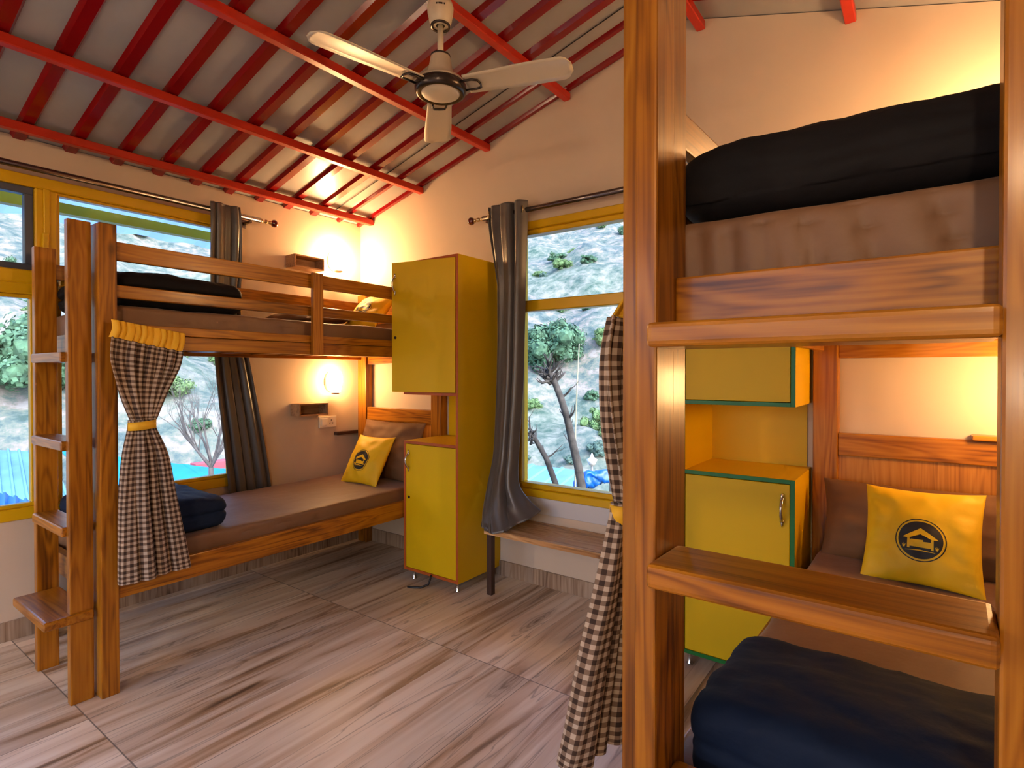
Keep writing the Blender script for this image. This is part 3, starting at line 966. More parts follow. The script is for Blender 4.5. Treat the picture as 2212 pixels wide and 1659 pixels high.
def cushion(center, wdir, udir, label, seed, size=.345):
    W = H = size
    bm, wr = pillow_bm(W, H, .125, .075, seed=seed, amp=.010)
    M = pose(center, wdir, udir)
    em = emblem_bm(W, H, .125, .075, wr, size * .205, cx=.004, cy=-.024)
    bmesh.ops.transform(bm, matrix=M, verts=bm.verts)
    bmesh.ops.transform(em, matrix=M, verts=em.verts)
    for b_ in (bm,): bmesh.ops.recalc_face_normals(b_, faces=b_.faces)
    o = mk('throw_cushion', bm, M_cush, None, smooth=True)
    tag(o, label, 'cushion', 'yellow cushions with a round hut badge')
    e = mk('badge', em, [M_black, M_cush], o)
    e['label'] = 'round black printed badge with a hut'
    return o
def pillow(center, wdir, udir, size, label, seed):
    bm, wr = pillow_bm(size[0], size[1], size[2], .05, seed=seed, amp=.018)
    bmesh.ops.transform(bm, matrix=pose(center, wdir, udir), verts=bm.verts)
    bmesh.ops.recalc_face_normals(bm, faces=bm.faces)
    o = mk('bed_pillow', bm, M_pillow, None, smooth=True)
    tag(o, label, 'pillow', 'brown bed pillows')
    return o
# width direction runs -y so that the printed side faces the camera (-x)
cushion((2.395, 2.925, .678), (.02, -1, .01), (.50, 0, .87), 'yellow cushion with hut badge on the lower berth by the window', 1.2)
cushion((2.385, -.004, .682), (-.10, -1, .02), (.46, 0, .89), 'yellow cushion with hut badge on the lower berth of the near bunk', 2.9)
cushion((2.46, 2.98, 1.655), (.06, -1, .04), (.68, 0, .73), 'yellow cushion with hut badge on the upper berth by the window', 4.4, size=.33)
pillow((2.575, 2.93, .725), (0, -1, 0), (.30, 0, .95), (.60, .40, .15), 'brown pillow propped on the headboard of the lower berth by the window', 3)
pillow((2.560, .00, .672), (0, -1, 0), (.34, 0, .94), (.64, .31, .15), 'brown pillow propped on the headboard of the near bunk', 6)
pillow((2.10, 3.12, 1.590), (.3, -1, 0), (1, .3, .10), (.36, .50, .12), 'brown pillow lying on the upper berth by the window', 9)

# ------------------------------------------------------------ checked bed curtains
def bed_curtain(s, label, A):
    """A: function (u, v, z) -> world, v measured outward from the bed side"""
    root = empty('bed_curtain', A(.15, .02, .45), label, 'curtain', 'checked bed curtains')
    rows = A('rows')
    return root
def left_curtain():
    root = empty('bed_curtain', (.93, 2.48, .43), 'brown checked curtain tied with a yellow band on the bunk beside the window', 'curtain', 'checked bed curtains')
    y = 2.487
    hd = [((.822, y, 1.452), (1.085, y, 1.412), .016), ((.824, y - .006, 1.42), (1.080, y - .006, 1.375), .020), ((.812, y - .004, 1.385), (1.068, y - .004, 1.335), .020)]
    bm = drape(hd, nu=140, nv=14, folds=11, seed=3, cloth=(.8, .08))
    mk('header', bm, M_header, root, solid=.003)['label'] = 'gathered yellow header band'
    up = [((.812, y - .006, 1.387), (1.067, y - .006, 1.337), .020), ((.806, y - .010, 1.30), (1.050, y - .010, 1.27), .026), ((.832, y - .014, 1.18), (1.000, y - .012, 1.17), .034), ((.875, y - .016, 1.065), (.957, y - .012, 1.065), .030)]
    bm = drape(up, nu=200, nv=70, folds=7, seed=5, cloth=(.62, .34))
    mk('upper_cloth', bm, M_ging, root, solid=.002)
    lo = [((.875, y - .016, 1.065), (.955, y - .012, 1.065), .030), ((.872, y - .016, 1.03), (.955, y - .012, 1.03), .030), ((.850, y - .018, .92), (.995, y - .018, .92), .036), ((.836, y - .020, .76), (1.020, y - .020, .76), .040), ((.829, y - .024, .58), (1.048, y - .024, .58), .044), ((.826, y - .026, .435), (1.068, y - .026, .445), .048)]
    bm = drape(lo, nu=200, nv=110, folds=4, seed=8, cloth=(.62, .64))
    mk('lower_cloth', bm, M_ging, root, solid=.002)
    bm = bmesh.new()
    pr = []
    for z in (1.028, 1.060):
        pr.append([(.914 + .047 * math.cos(2 * PI * k / 32), y - .014 + .031 * math.sin(2 * PI * k / 32), z + .004 * math.cos(2 * PI * k / 32)) for k in range(32)])
    vs = [[bm.verts.new(p) for p in r_] for r_ in pr]
    for k in range(32): bm.faces.new((vs[0][k], vs[0][(k + 1) % 32], vs[1][(k + 1) % 32], vs[1][k]))
    mk('tie_band', bm, M_header, root, smooth=True, solid=.004)['label'] = 'yellow tie band'
def right_curtain():
    root = empty('bed_curtain', (1.05, .48, .43), 'checked curtain tied back beside the near bunk, close to the camera', 'curtain', 'checked bed curtains')
    y = .462
    hd = [((1.075, y, 1.44), (1.28, y, 1.412), .012), ((1.01, y + .002, 1.40), (1.24, y + .004, 1.375), .014), ((.958, y + .004, 1.358), (1.20, y + .006, 1.335), .016)]
    bm = drape(hd, nu=140, nv=14, folds=11, seed=13, cloth=(.8, .08))
    mk('header', bm, M_header, root, solid=.003)['label'] = 'gathered yellow header band'
    up = [((.950, y + .008, 1.358), (1.20, y + .008, 1.338), .020), ((.942, y + .016, 1.27), (1.18, y + .012, 1.27), .024), ((.962, y + .018, 1.14), (1.13, y + .012, 1.15), .028), ((1.010, y + .016, .995), (1.085, y + .012, .995), .026)]
    bm = drape(up, nu=200, nv=70, folds=6, seed=15, cloth=(.62, .40))
    mk('upper_cloth', bm, M_ging, root, solid=.002)
    lo = [((1.010, y + .016, .995), (1.085, y + .012, .995), .026), ((1.000, y + .018, .96), (1.085, y + .014, .96), .026), ((.975, y + .03, .84), (1.12, y + .024, .84), .034), ((.955, y + .052, .70), (1.14, y + .03, .70), .038), ((.945, y + .075, .56), (1.16, y + .04, .58), .040), ((.935, y + .09, .475), (1.17, y + .04, .48), .042)]
    bm = drape(lo, nu=200, nv=110, folds=4, seed=18, cloth=(.62, .60))
    mk('lower_cloth', bm, M_ging, root, solid=.002)
    bm = bmesh.new()
    vs = [[bm.verts.new((1.045 + .05 * math.cos(2 * PI * k / 32), y + .014 + .028 * math.sin(2 * PI * k / 32), z)) for k in range(32)] for z in (.955, .990)]
    for k in range(32): bm.faces.new((vs[0][k], vs[0][(k + 1) % 32], vs[1][(k + 1) % 32], vs[1][k]))
    mk('tie_band', bm, M_header, root, smooth=True, solid=.004)['label'] = 'yellow tie band'
left_curtain()
right_curtain()

# ------------------------------------------------------------ lockers
def handle_bm(cx, cy, cz, h=.085):
    """bow handle standing off towards -x"""
    bm = bmesh.new()
    pts = []
    rad = []
    for k in range(17):
        t = k / 16
        a = math.sin(PI * t)
        pts.append((cx - .004 - .026 * a ** .7, cy, cz - h / 2 + h * t))
        rad.append(.0042 + .0020 * abs(math.cos(PI * t)) + .001 * a)
    tube(bm, pts, rad, 10)
    for dz in (-h / 2, h / 2):
        lathe(bm, [(0, -.012), (.0075, -.010), (.0085, -.003), (.0075, 0), (0, 0)], (cx, cy, cz + dz), 14, 'X')
        lathe(bm, [(.0001, -.014), (.004, -.006), (.006, .004), (.004, .014), (.0001, .018)], (cx - .005, cy, cz + dz + (.006 if dz > 0 else -.010)), 12)
    return bm
def locker(s, yb, trim, label, ajar=0.0):
    T = lambda x, v, z: (x, yb + s * v, z)
    Wd = .44
    xf, xb = 2.352, XB - .002
    root = empty('locker', (2.55, yb + s * Wd / 2, 0), label, 'locker', 'yellow lockers')
    P = lambda n, bm, m, par=root, **k: mk(n, bm, m, par, T=T, **k)
    t = .016
    zb, z1, z2, zt = .055, .838, 1.118, 1.918
    e = .003
    P('side_panel', BX(xf + e, xb, 0, t, zb, zt), M_yel)
    P('side_panel', BX(xf + e, xb, Wd - t, Wd, zb, z1), M_yel)
    P('side_panel', BX(xf + e, xb, Wd - t, Wd, z2, zt), M_yel)
    P('back_panel', BX(xb - .006, xb, t, Wd - t, zb, zt), M_yel)
    for (za, zc) in ((zb, zb + t), (z1 - t, z1), (z2, z2 + t), (zt - t, zt)):
        P('shelf', BX(xf + e, xb - .007, t, Wd - t, za, zc), M_yel)
    # edge banding on the front edges
    def band(v0, v1, za, zc):
        P('edge_band', BX(xf - .0005, xf + e - .0003, v0, v1, za, zc, .0006, 1), trim)
    band(0, t, zb, zt)
    for za, zc in ((zb, zb + t), (z1 - t, z1), (z2, z2 + t), (zt - t, zt)): band(t, Wd - t, za, zc)
    band(Wd - t, Wd, zb, z1); band(Wd - t, Wd, z2, zt)
    # doors set inside the carcass
    for (za, zc, aj) in ((zb + t + .002, z1 - t - .003, 0.0), (z2 + t + .002, zt - t - .002, ajar)):
        v0, v1 = t + .002, Wd - t - .002
        if aj: v1 += .026
        c, s_ = math.cos(aj), math.sin(aj)
        def TD(x, v, z, c=c, s_=s_):
            dx, dv = x - xf, v - v0
            return T(xf + dx * c - dv * s_ - (.006 if s_ else 0), v0 + dv * c + dx * s_, z)
        d = mk('door', BX(xf + .001, xf + .017, v0, v1, za, zc, .0015, 1), M_yel, root, T=TD)
        hz = zc - .10 if za < .5 else zc - .13
        mk('handle', handle_bm(xf + .001, v1 - .026, hz), M_steel, d, T=TD, smooth=True)['label'] = 'chrome bow handle'
        kz = za + (.42 * (zc - za)) if za > .5 else za + .57 * (zc - za)
        bm = lathe(bmesh.new(), [(0, -.004), (.007, -.004), (.009, -.001), (.009, .003), (0, .003)], (xf, v1 - .026, kz), 16, 'X')
        mk('lock', bm, M_fandk, d, T=TD)
    for (x, v) in ((xf + .03, .03), (xf + .03, Wd - .06), (xb - .04, .03), (xb - .04, Wd - .06)):
        bm = lathe(bmesh.new(), [(0, 0), (.014, 0), (.015, .004), (.010, .009), (.010, .045), (.013, .05), (.013, .055), (0, .055)], (x, v, 0), 18)
        P('foot', bm, M_steel, smooth=True)
    return root
locker(1, 2.098, M_redtrim, 'tall yellow locker with orange edging between the window bunk and grey curtain', ajar=R(12))
locker(-1, .825, M_green, 'tall yellow locker with green edging behind the near bunk')

# black cable under the left locker
bm = tube(bmesh.new(), [(2.345, 2.30, .070), (2.335, 2.298, .05), (2.32, 2.30, .02), (2.29, 2.33, .006), (2.265, 2.37, .006), (2.25, 2.40, .006)], [.005, .006, .006, .006, .006, .004], 8)
tag(mk('power_cable', bm, M_blackp, smooth=True), 'short black cable trailing on the floor under the orange edged locker', 'cable')

# ------------------------------------------------------------ bench under window 2
br = empty('bench', (2.59, 1.45, 0), 'low wooden plank bench under the far window', 'bench')
bm = BX(2.43, XB - .010, .885, 1.975, .345, .374, .004)
mk('plank', bm, wood_plank_bench, br)
mk('leg', BX(2.447, 2.482, 1.935, 1.970, 0, .345, .002, 1), M_dark, br)
mk('leg', BX(2.447, 2.482, .90, .935, 0, .345, .002, 1), M_dark, br)
bm = bmesh.new()
box(bm, XB - .02, XB - .001, 1.955, 2.0, .265, .315, .002, 1)
box(bm, XB - .05, XB - .02, 1.965, 1.985, .28, .31, .002, 1)
tag(mk('wall_hook', bm, M_dark), 'small dark hook fixed to the wall under the bench', 'hook')

# ------------------------------------------------------------ curtain rods and grey curtains
def rod(name, a, b, label, fin):
    root = empty('curtain_rod', a, label, 'curtain rod', 'curtain rods')
    A, B = Vector(a), Vector(b)
    mk('pole', tube(bmesh.new(), [A, B], .015, 16), M_rod, root, smooth=True)
    d = (A - B).normalized()
    p = A
    def ball(c, r, m_, n_='finial'):
        bm = bmesh.new()
        bmesh.ops.create_uvsphere(bm, u_segments=20, v_segments=12, radius=r)
        bmesh.ops.transform(bm, matrix=Matrix.Translation(c), verts=bm.verts)
        return bm
    f = mk('finial', ball(A + d * .095, .024, None), M_garnet, root, smooth=True)
    f['label'] = 'dark red glass finial ball'
    bm = tube(bmesh.new(), [A + d * t for t in (0, .01, .012, .03, .035, .045, .05, .06, .062, .08)], [.014, .014, .008, .007, .013, .013, .007, .008, .012, .010], 14)
    mk('finial_stem', bm, M_brass, root, smooth=True)
    return root
r1 = rod('r', (1.90, 3.345, 2.203), (-1.9, 3.345, 2.203), 'dark metal curtain rod above the big window', 1)
r2 = rod('r', (2.66, 2.165, 2.190), (2.66, .86, 2.190), 'dark metal curtain rod above the far window', 1)
for par, pos in ((r1, ('y', 1.84)), (r1, ('y', -.2)), (r2, ('x', 2.14)), (r2, ('x', .90))):
    ax, c = pos
    bm = bmesh.new()
    if ax == 'y':
        box(bm, c - .008, c + .008, 3.345, YL - .006, 2.175, 2.190, .002, 1); box(bm, c - .014, c + .014, YL - .006, YL, 2.155, 2.205, .002, 1)
    else:
        box(bm, 2.66, XB - .006, c - .008, c + .008, 2.162, 2.177, .002, 1); box(bm, XB - .006, XB, c - .014, c + .014, 2.145, 2.195, .002, 1)
    mk('bracket', bm, M_rod, par)

def eyelet(bm, c, axis_dir, r=.021, t=.004):
    c = Vector(c); d = Vector(axis_dir).normalized()
    a = Vector((0, 0, 1)); b = d.cross(a).normalized()
    tube(bm, [c + (a * math.cos(2 * PI * k / 20) + b * math.sin(2 * PI * k / 20)) * r for k in range(20)], t, 8, closed=True)
    return bm
g1 = empty('window_curtain', (1.80, 3.345, .05), 'grey satin curtain gathered at the corner end of the big window', 'curtain', 'grey window curtains')
rows = [((1.60, 3.345, 2.245), (1.765, 3.345, 2.245), .055), ((1.60, 3.345, 2.12), (1.775, 3.345, 2.12), .055), ((1.61, 3.375, 1.86), (1.79, 3.375, 1.86), .04), ((1.625, 3.398, 1.6), (1.80, 3.398, 1.6), .024),
        ((1.655, 3.398, 1.2), (1.88, 3.398, 1.2), .024), ((1.70, 3.40, .8), (1.955, 3.40, .8), .024), ((1.73, 3.40, .50), (2.00, 3.40, .50), .022), ((1.74, 3.40, .20), (2.02, 3.40, .20), .020)]
mk('cloth', drape(rows, nu=160, nv=80, folds=4, seed=21), M_grey, g1, solid=.003)
g2 = empty('window_curtain', (2.60, 2.0, .40), 'grey satin curtain bunched beside the far window, its hem piled on the bench', 'curtain', 'grey window curtains')
rows = [((2.655, 2.125, 2.245), (2.645, 1.855, 2.245), .060), ((2.655, 2.12, 2.12), (2.645, 1.855, 2.12), .060), ((2.655, 2.062, 1.82), (2.64, 1.862, 1.82), .060), ((2.655, 2.055, 1.7), (2.64, 1.865, 1.7), .060),
        ((2.645, 2.055, 1.2), (2.63, 1.87, 1.2), .060), ((2.62, 2.055, .8), (2.61, 1.885, .8), .06), ((2.57, 2.05, .62), (2.60, 1.875, .62), .06), ((2.50, 2.045, .47), (2.61, 1.80, .53), .045), ((2.455, 2.02, .385), (2.61, 1.705, .478), .028)]
bm = drape(rows, nu=180, nv=110, folds=3.2, seed=27)
bm.verts.ensure_lookup_table()
for idx, v in enumerate(bm.verts):
    j, i = divmod(idx, 181)
    w_ = max(0, (j / 110 - .78) / .22) ** 1.5
    sn = math.sin(PI * i / 180)
    v.co.x -= .115 * sn * w_
    v.co.z -= .060 * sn * w_
    v.co.x += .014 * w_ * math.sin(i * .11 + j * .09)
    if v.co.x > 2.425 and v.co.y < 1.99: v.co.z = max(v.co.z, .378 + .006 * (1 + math.sin(i * .2)))
mk('cloth', bm, M_grey, g2, solid=.003)
bm = bmesh.new()
eyelet(bm, (2.640, 1.862, 2.190), (.75, -.6, 0)); 
mk('eyelet', bm, M_brass, g2, smooth=True)
bm = bmesh.new(); eyelet(bm, (2.615, 2.085, 2.190), (.5, -.8, 0), .018)
mk('eyelet', bm, M_brass, g2, smooth=True)

# ------------------------------------------------------------ ceiling fan
FX, FY = 1.71, 1.62
fan = empty('ceiling_fan', (FX, FY, 2.40), 'cream three-blade ceiling fan with dark trim ring hanging from a red beam', 'ceiling fan')
c = (FX, FY, 0)
mk('canopy', lathe(bmesh.new(), [(.018, 2.690), (.034, 2.690), (.044, 2.700), (.053, 2.74), (.055, 2.765), (.050, 2.782), (0, 2.784)], c, 40), M_fan, fan, smooth=True)
mk('canopy_ring', lathe(bmesh.new(), [(.030, 2.688), (.040, 2.684), (.041, 2.692), (.036, 2.697), (.030, 2.694)], c, 40), M_fandk, fan, smooth=True)
bm = bmesh.new()
for k in range(7):
    a = math.atan2(-FY, -FX) - .30 + k * .10 + .0
    p = Vector((FX + .0536 * math.cos(a), FY + .0536 * math.sin(a), 2.752))
    box(bm, -.0021, .0021, -.0007, .0007, -.0035, .0035)
    vs = bm.verts[-8:] if hasattr(bm.verts, '__getitem__') else []
    bm.verts.ensure_lookup_table()
    vs = bm.verts[-8:]
    bmesh.ops.transform(bm, matrix=Matrix.Translation(p) @ Matrix.Rotation(a + PI / 2, 4, 'Z'), verts=vs)
mk('lettering', bm, M_fandk, fan)['label'] = 'faint dark maker lettering, unreadable'
mk('down_rod', lathe(bmesh.new(), [(0, 2.55), (.0125, 2.55), (.0125, 2.70), (0, 2.70)], c, 20), M_fan, fan, smooth=True)
mk('motor_cover', lathe(bmesh.new(), [(.012, 2.570), (.036, 2.569), (.040, 2.562), (.052, 2.50), (.058, 2.475), (.095, 2.462), (.100, 2.452), (.10, 2.435), (0, 2.434)], c, 48), M_fan, fan, smooth=True)
mk('motor_cap_ring', lathe(bmesh.new(), [(.034, 2.571), (.041, 2.568), (.042, 2.561), (.038, 2.560)], c, 40), M_fandk, fan, smooth=True)
mk('trim_ring', lathe(bmesh.new(), [(.078, 2.410), (.092, 2.405), (.104, 2.412), (.108, 2.425), (.106, 2.444), (.098, 2.452), (.09, 2.44)], c, 56), M_fandk, fan, smooth=True)
mk('bottom_cap', lathe(bmesh.new(), [(0, 2.398), (.04, 2.399), (.07, 2.404), (.084, 2.412), (.085, 2.425), (0, 2.426)], c, 48), M_fan, fan, smooth=True)
for ang in (R(222.5) , R(-17.5 + 0), R(99)):
    # the blade angles are measured in the camera's frame; turn them to the room's axes
    a = ang + AZ - PI / 2
    bm = bmesh.new()
    nL, nW = 26, 6
    G = []
    for i in range(nL + 1):
        t = i / nL
        r = .115 + .44 * t
        wd = .052 + .013 * min(1, t * 1.6)
        if t > .90: wd *= math.sqrt(max(.0, 1 - ((t - .90) / .10) ** 2 * .85))
        row = []
        for j in range(nW + 1):
            s_ = j / nW * 2 - 1
            row.append(bm.verts.new((r, s_ * wd, 2.438 - s_ * wd * math.tan(R(11 - 3 * t)) - .006 * s_ * s_)))
        G.append(row)
    for i in range(nL):
        for j in range(nW):
            bm.faces.new((G[i][j], G[i + 1][j], G[i + 1][j + 1], G[i][j + 1]))
    M = Matrix.Translation((FX, FY, 0)) @ Matrix.Rotation(a, 4, 'Z')
    bmesh.ops.transform(bm, matrix=M, verts=bm.verts)
    bl = mk('blade', bm, M_fan, fan, smooth=True, solid=.004)
    bm = bmesh.new()
    pts = [(.100, -.030, 2.431), (.150, -.030, 2.431), (.172, -.024, 2.428), (.176, 0, 2.427), (.172, .024, 2.424), (.150, .030, 2.423), (.100, .030, 2.424)]
    tube(bm, pts, .005, 8)
    bmesh.ops.transform(bm, matrix=M, verts=bm.verts)
    mk('blade_bracket', bm, M_fandk, bl, smooth=True)

# ------------------------------------------------------------ wall lamps, shelves, switch
def wall_lamp(x, y, z, s, label, mat):
    """bulkhead lamp on a wall whose room side looks towards -s*y"""
    root = empty('wall_lamp', (x, y, z - .09), label, 'wall lamp', 'glowing wall lamps')
    T = lambda a, b, h: (x + a, y - s * b, z + h)
    bm = lathe(bmesh.new(), [(0, 0), (.050, 0), (.052, .006), (.048, .020), (.040, .028), (0, .028)], (0, 0, 0), 36, 'Y', 1.0, 1.45)
    mk('base_plate', bm, M_porc, root, T=T, smooth=True)
    bm = lathe(bmesh.new(), [(0, -.108), (.018, -.107), (.027, -.102), (.031, -.096), (.031, -.091), (.028, -.088), (0, -.087)], (0, .062, 0.018), 32)
    mk('socket_cup', bm, M_porc, root, T=T, smooth=True)
    bm = lathe(bmesh.new(), [(0, .082), (.020, .078), (.036, .066), (.046, .044), (.049, .015), (.047, -.015), (.043, -.040), (.038, -.062), (.032, -.084), (0, -.086)], (0, .062, 0.008), 36)
    o = mk('glass_shade', bm, mat, root, T=T, smooth=True)
    return root
wall_lamp(2.471, YL, 1.185, 1, 'glowing wall lamp above the lower berth by the window', M_lamp2)
wall_lamp(2.500, YL, 2.055, 1, 'glowing wall lamp above the upper berth by the window', M_lamp)
wall_lamp(2.471, YR, 1.185, -1, 'glowing wall lamp above the lower berth of the near bunk', M_lamp2)
wall_lamp(2.500, YR, 2.055, -1, 'glowing wall lamp above the upper berth of the near bunk', M_lamp)

wall_lamp(-1.30, YR, 1.185, -1, 'added fill lamp on the right wall behind the camera, lower', M_fill_lamp)  # these four unseen lamps are added to brighten the room from behind
wall_lamp(-1.30, YR, 2.055, -1, 'added fill lamp on the right wall behind the camera, upper', M_fill_lamp)
wall_lamp(-2.25, YL, 2.055, 1, 'added fill lamp on the window wall behind the camera, upper', M_fill_lamp)
wall_lamp(-2.25, YL, 1.185, 1, 'added fill lamp on the window wall behind the camera, lower', M_fill_lamp)

def cubby(x0, x1, z0, z1, label):
    d = .105
    t = .010
    root = empty('wall_cubby', ((x0 + x1) / 2, YL - d / 2, z0), label, 'wall shelf', 'small wooden box shelves')
    y0, y1 = YL - d, YL - .001
    mk('side', BX(x0, x0 + t, y0, y1, z0, z1, .001, 1), wood_box, root)
    mk('side', BX(x1 - t, x1, y0, y1, z0, z1, .001, 1), wood_box, root)
    mk('top', BX(x0 + t, x1 - t, y0, y1, z1 - t, z1, .001, 1), wood_box, root)
    mk('bottom', BX(x0 + t, x1 - t, y0, y1, z0, z0 + t, .001, 1), wood_box, root)
    mk('back', BX(x0 + t, x1 - t, y1 - .006, y1, z0 + t, z1 - t), wood_box, root)
cubby(2.156, 2.382, .958, 1.042, 'small open wooden box shelf above the socket by the lower berth')
cubby(2.126, 2.352, 1.950, 2.034, 'small open wooden box shelf beside the upper lamp')
sp_ = empty('socket_plate', (2.445, YL, .858), 'white switch and socket plate under the lower box shelf', 'socket plate')
mk('plate', BX(2.375, 2.518, YL - .010, YL, .858, .938, .004), M_white, sp_)
mk('rocker', BX(2.392, 2.438, YL - .015, YL - .010, .873, .923, .002), M_white, sp_)
bm = bmesh.new()
for dx, dz in ((0, .014), (-.012, -.008), (.012, -.008)):
    box(bm, 2.473 + dx - .003, 2.473 + dx + .003, YL - .0112, YL - .0098, .896 + dz - .004, .896 + dz + .004)
mk('socket_holes', bm, M_blackp, sp_)
tag(mk('wall_ledge', BX(2.50, XB - .005, YL - .045, YL - .001, .80, .822, .003), M_dark), 'thin dark wooden ledge on the wall beside the headboard', 'ledge')
bm = BX(XB - .075, XB - .003, -.30, -.155, .999, 1.017, .004)
tag(mk('wall_ledge', bm, W3[1]), 'short thin wooden block lying on the near bunk headboard', 'ledge')

# ------------------------------------------------------------ outdoors
def at(px, py, d):
    """point seen at photo pixel (px,py) at depth d along the view axis"""
    r = (px - 1106) / F_PX * d
    return Vector((r * .5906 + d * .8070, -r * .8070 + d * .5906, CAM_Z - (py - 805) / F_PX * d))
def hill_z(x, y):
    r = math.hypot(x - 1, y - 1)
    base = -5.0 + max(0, r - 14) * .43 * min(1, .35 + r / 60)
    nn = noise.fractal(Vector((x * .05, y * .05, 0)), 1.0, 2.0, 5)
    n2 = noise.fractal(Vector((x * .25, y * .25, 4)), 1.0, 2.0, 4)
    k = min(1, max(0, (r - 8) / 20))
    return base + nn * 3.0 * k + n2 * .7 * k
def hill_mat():
    m, nt, b = new_mat('hillside')
    N = nt.nodes.new; L = nt.links.new
    g = N('ShaderNodeNewGeometry')
    def nz(s, d, r=.6):
        n = N('ShaderNodeTexNoise'); n.inputs['Scale'].default_value = s; n.inputs['Detail'].default_value = d
        n.inputs['Roughness'].default_value = r
        L(g.outputs['Position'], n.inputs['Vector']); return n
    a = nz(1.1, 10, .70)
    r = N('ShaderNodeValToRGB'); cr = r.color_ramp
    cr.elements[0].position = .37; cr.elements[0].color = (.050, .085, .078, 1)
    cr.elements[1].position = .62; cr.elements[1].color = (.30, .27, .245, 1)
    e = cr.elements.new(.44); e.color = (.09, .125, .12, 1)
    e = cr.elements.new(.50); e.color = (.15, .17, .135, 1)
    e = cr.elements.new(.56); e.color = (.235, .20, .17, 1)
    L(a.outputs['Fac'], r.inputs['Fac'])
    b2 = nz(.09, 4)
    r2 = N('ShaderNodeValToRGB')
    r2.color_ramp.elements[0].position = .45; r2.color_ramp.elements[1].position = .62
    L(b2.outputs['Fac'], r2.inputs['Fac'])
    mx = N('ShaderNodeMix'); mx.data_type = 'RGBA'; mx.blend_type = 'MIX'
    L(r2.outputs['Color'], mx.inputs[0]); L(r.outputs['Color'], mx.inputs[6])
    r3 = N('ShaderNodeValToRGB'); cr = r3.color_ramp
    cr.elements[0].position = .38; cr.elements[0].color = (.05, .10, .07, 1)
    cr.elements[1].position = .62; cr.elements[1].color = (.26, .27, .21, 1)
    L(a.outputs['Fac'], r3.inputs['Fac']); L(r3.outputs['Color'], mx.inputs[7])
    L(mx.outputs[2], b.inputs['Base Color'])
    b.inputs['Roughness'].default_value = .9
    bp = N('ShaderNodeBump'); bp.inputs['Strength'].default_value = .35; bp.inputs['Distance'].default_value = .3
    L(a.outputs['Fac'], bp.inputs['Height']); L(bp.outputs['Normal'], b.inputs['Normal'])
    return m
M_hill = hill_mat()
bm = bmesh.new()
NR, NA = 110, 170
G = []
for i in range(NR + 1):
    r = 7.5 + (120 - 7.5) * (i / NR) ** 1.5
    row = []
    for j in range(NA + 1):
        a = R(-62) + R(190) * j / NA
        x, y = 1 + r * math.cos(a), 1 + r * math.sin(a)
        row.append(bm.verts.new((x, y, hill_z(x, y))))
    G.append(row)
for i in range(NR):
    for j in range(NA):
        f = bm.faces.new((G[i][j], G[i][j + 1], G[i + 1][j + 1], G[i + 1][j])); f.smooth = True
hl = struct('hillside', bm, M_hill)
hl['label'] = 'steep dry hillside with scrub outside both windows'

leafs = [simple('bush_leaf_a', (.085, .175, .095), .8, var=.55, vscale=7), simple('bush_leaf_b', (.10, .17, .135), .8, var=.5, vscale=7), simple('bush_leaf_c', (.15, .25, .09), .8, var=.5, vscale=7)]
def bush_mesh(seed, mat):
    """leafy crown: small clumps, each covered in thousands of loose leaves"""
    bm = bmesh.new()
    rnd = random.Random(seed)
    cl = []
    for k in range(60):
        v_ = Vector((rnd.gauss(0, 1), rnd.gauss(0, 1), rnd.gauss(0, 1))).normalized() * rnd.uniform(.3, .85)
        c_ = Vector((v_.x, v_.y, .45 + v_.z * .62)); r_ = rnd.uniform(.13, .24)
        cl.append((c_, r_))
        bmesh.ops.create_icosphere(bm, subdivisions=1, radius=r_ * .8, matrix=Matrix.Translation(c_))
    for k in range(7000):
        c_, r_ = cl[rnd.randrange(60)]
        n_ = Vector((rnd.gauss(0, 1), rnd.gauss(0, 1), rnd.gauss(.3, 1))).normalized()
        p_ = c_ + n_ * r_ * rnd.uniform(.75, 1.2)
        t_ = n_.orthogonal().normalized(); t_.rotate(Matrix.Rotation(rnd.uniform(0, 6.28), 3, n_))
        u_ = n_.cross(t_) + n_ * rnd.uniform(-.6, .6)
        z_ = rnd.uniform(.018, .042)
        bm.faces.new([bm.verts.new(p_ + t_ * z_), bm.verts.new(p_ + u_ * z_), bm.verts.new(p_ - t_ * z_), bm.verts.new(p_ - u_ * z_)])
    tube(bm, [(0, 0, -.5), (.02, 0, .4)], .05, 7)
    me = bpy.data.meshes.new('bush')
    bm.to_mesh(me); bm.free()
    me.materials.append(mat)
    return me
def at_hill(px, py):
    d = 12.0
    while d < 110:
        p = at(px, py, d)
        if p.z < hill_z(p.x, p.y): return p
        d += .25
    return p
TREE_SPOTS = [(at_hill(a, b).x, at_hill(a, b).y, q) for a, b, q in ((1190, 790, 3.0), (1318, 745, 1.3), (28, 830, 2.8), (345, 860, 1.2), (1300, 930, 1.2))]
bmeshes = [bush_mesh(s, leafs[s % 3]) for s in range(6)]
rnd = random.Random(11)
def put_bush(x, y, s, me, name, label, cat, group):
    o = bpy.data.objects.new(name, me)
    link(o)
    o.location = (x, y, hill_z(x, y) - .1 * s)
    o.scale = (s, s, s * rnd.uniform(.7, 1.0))
    o.rotation_euler = (0, 0, rnd.uniform(0, 6))
    tag(o, label, cat, group)
used_b = list(TREE_SPOTS)
k = 0
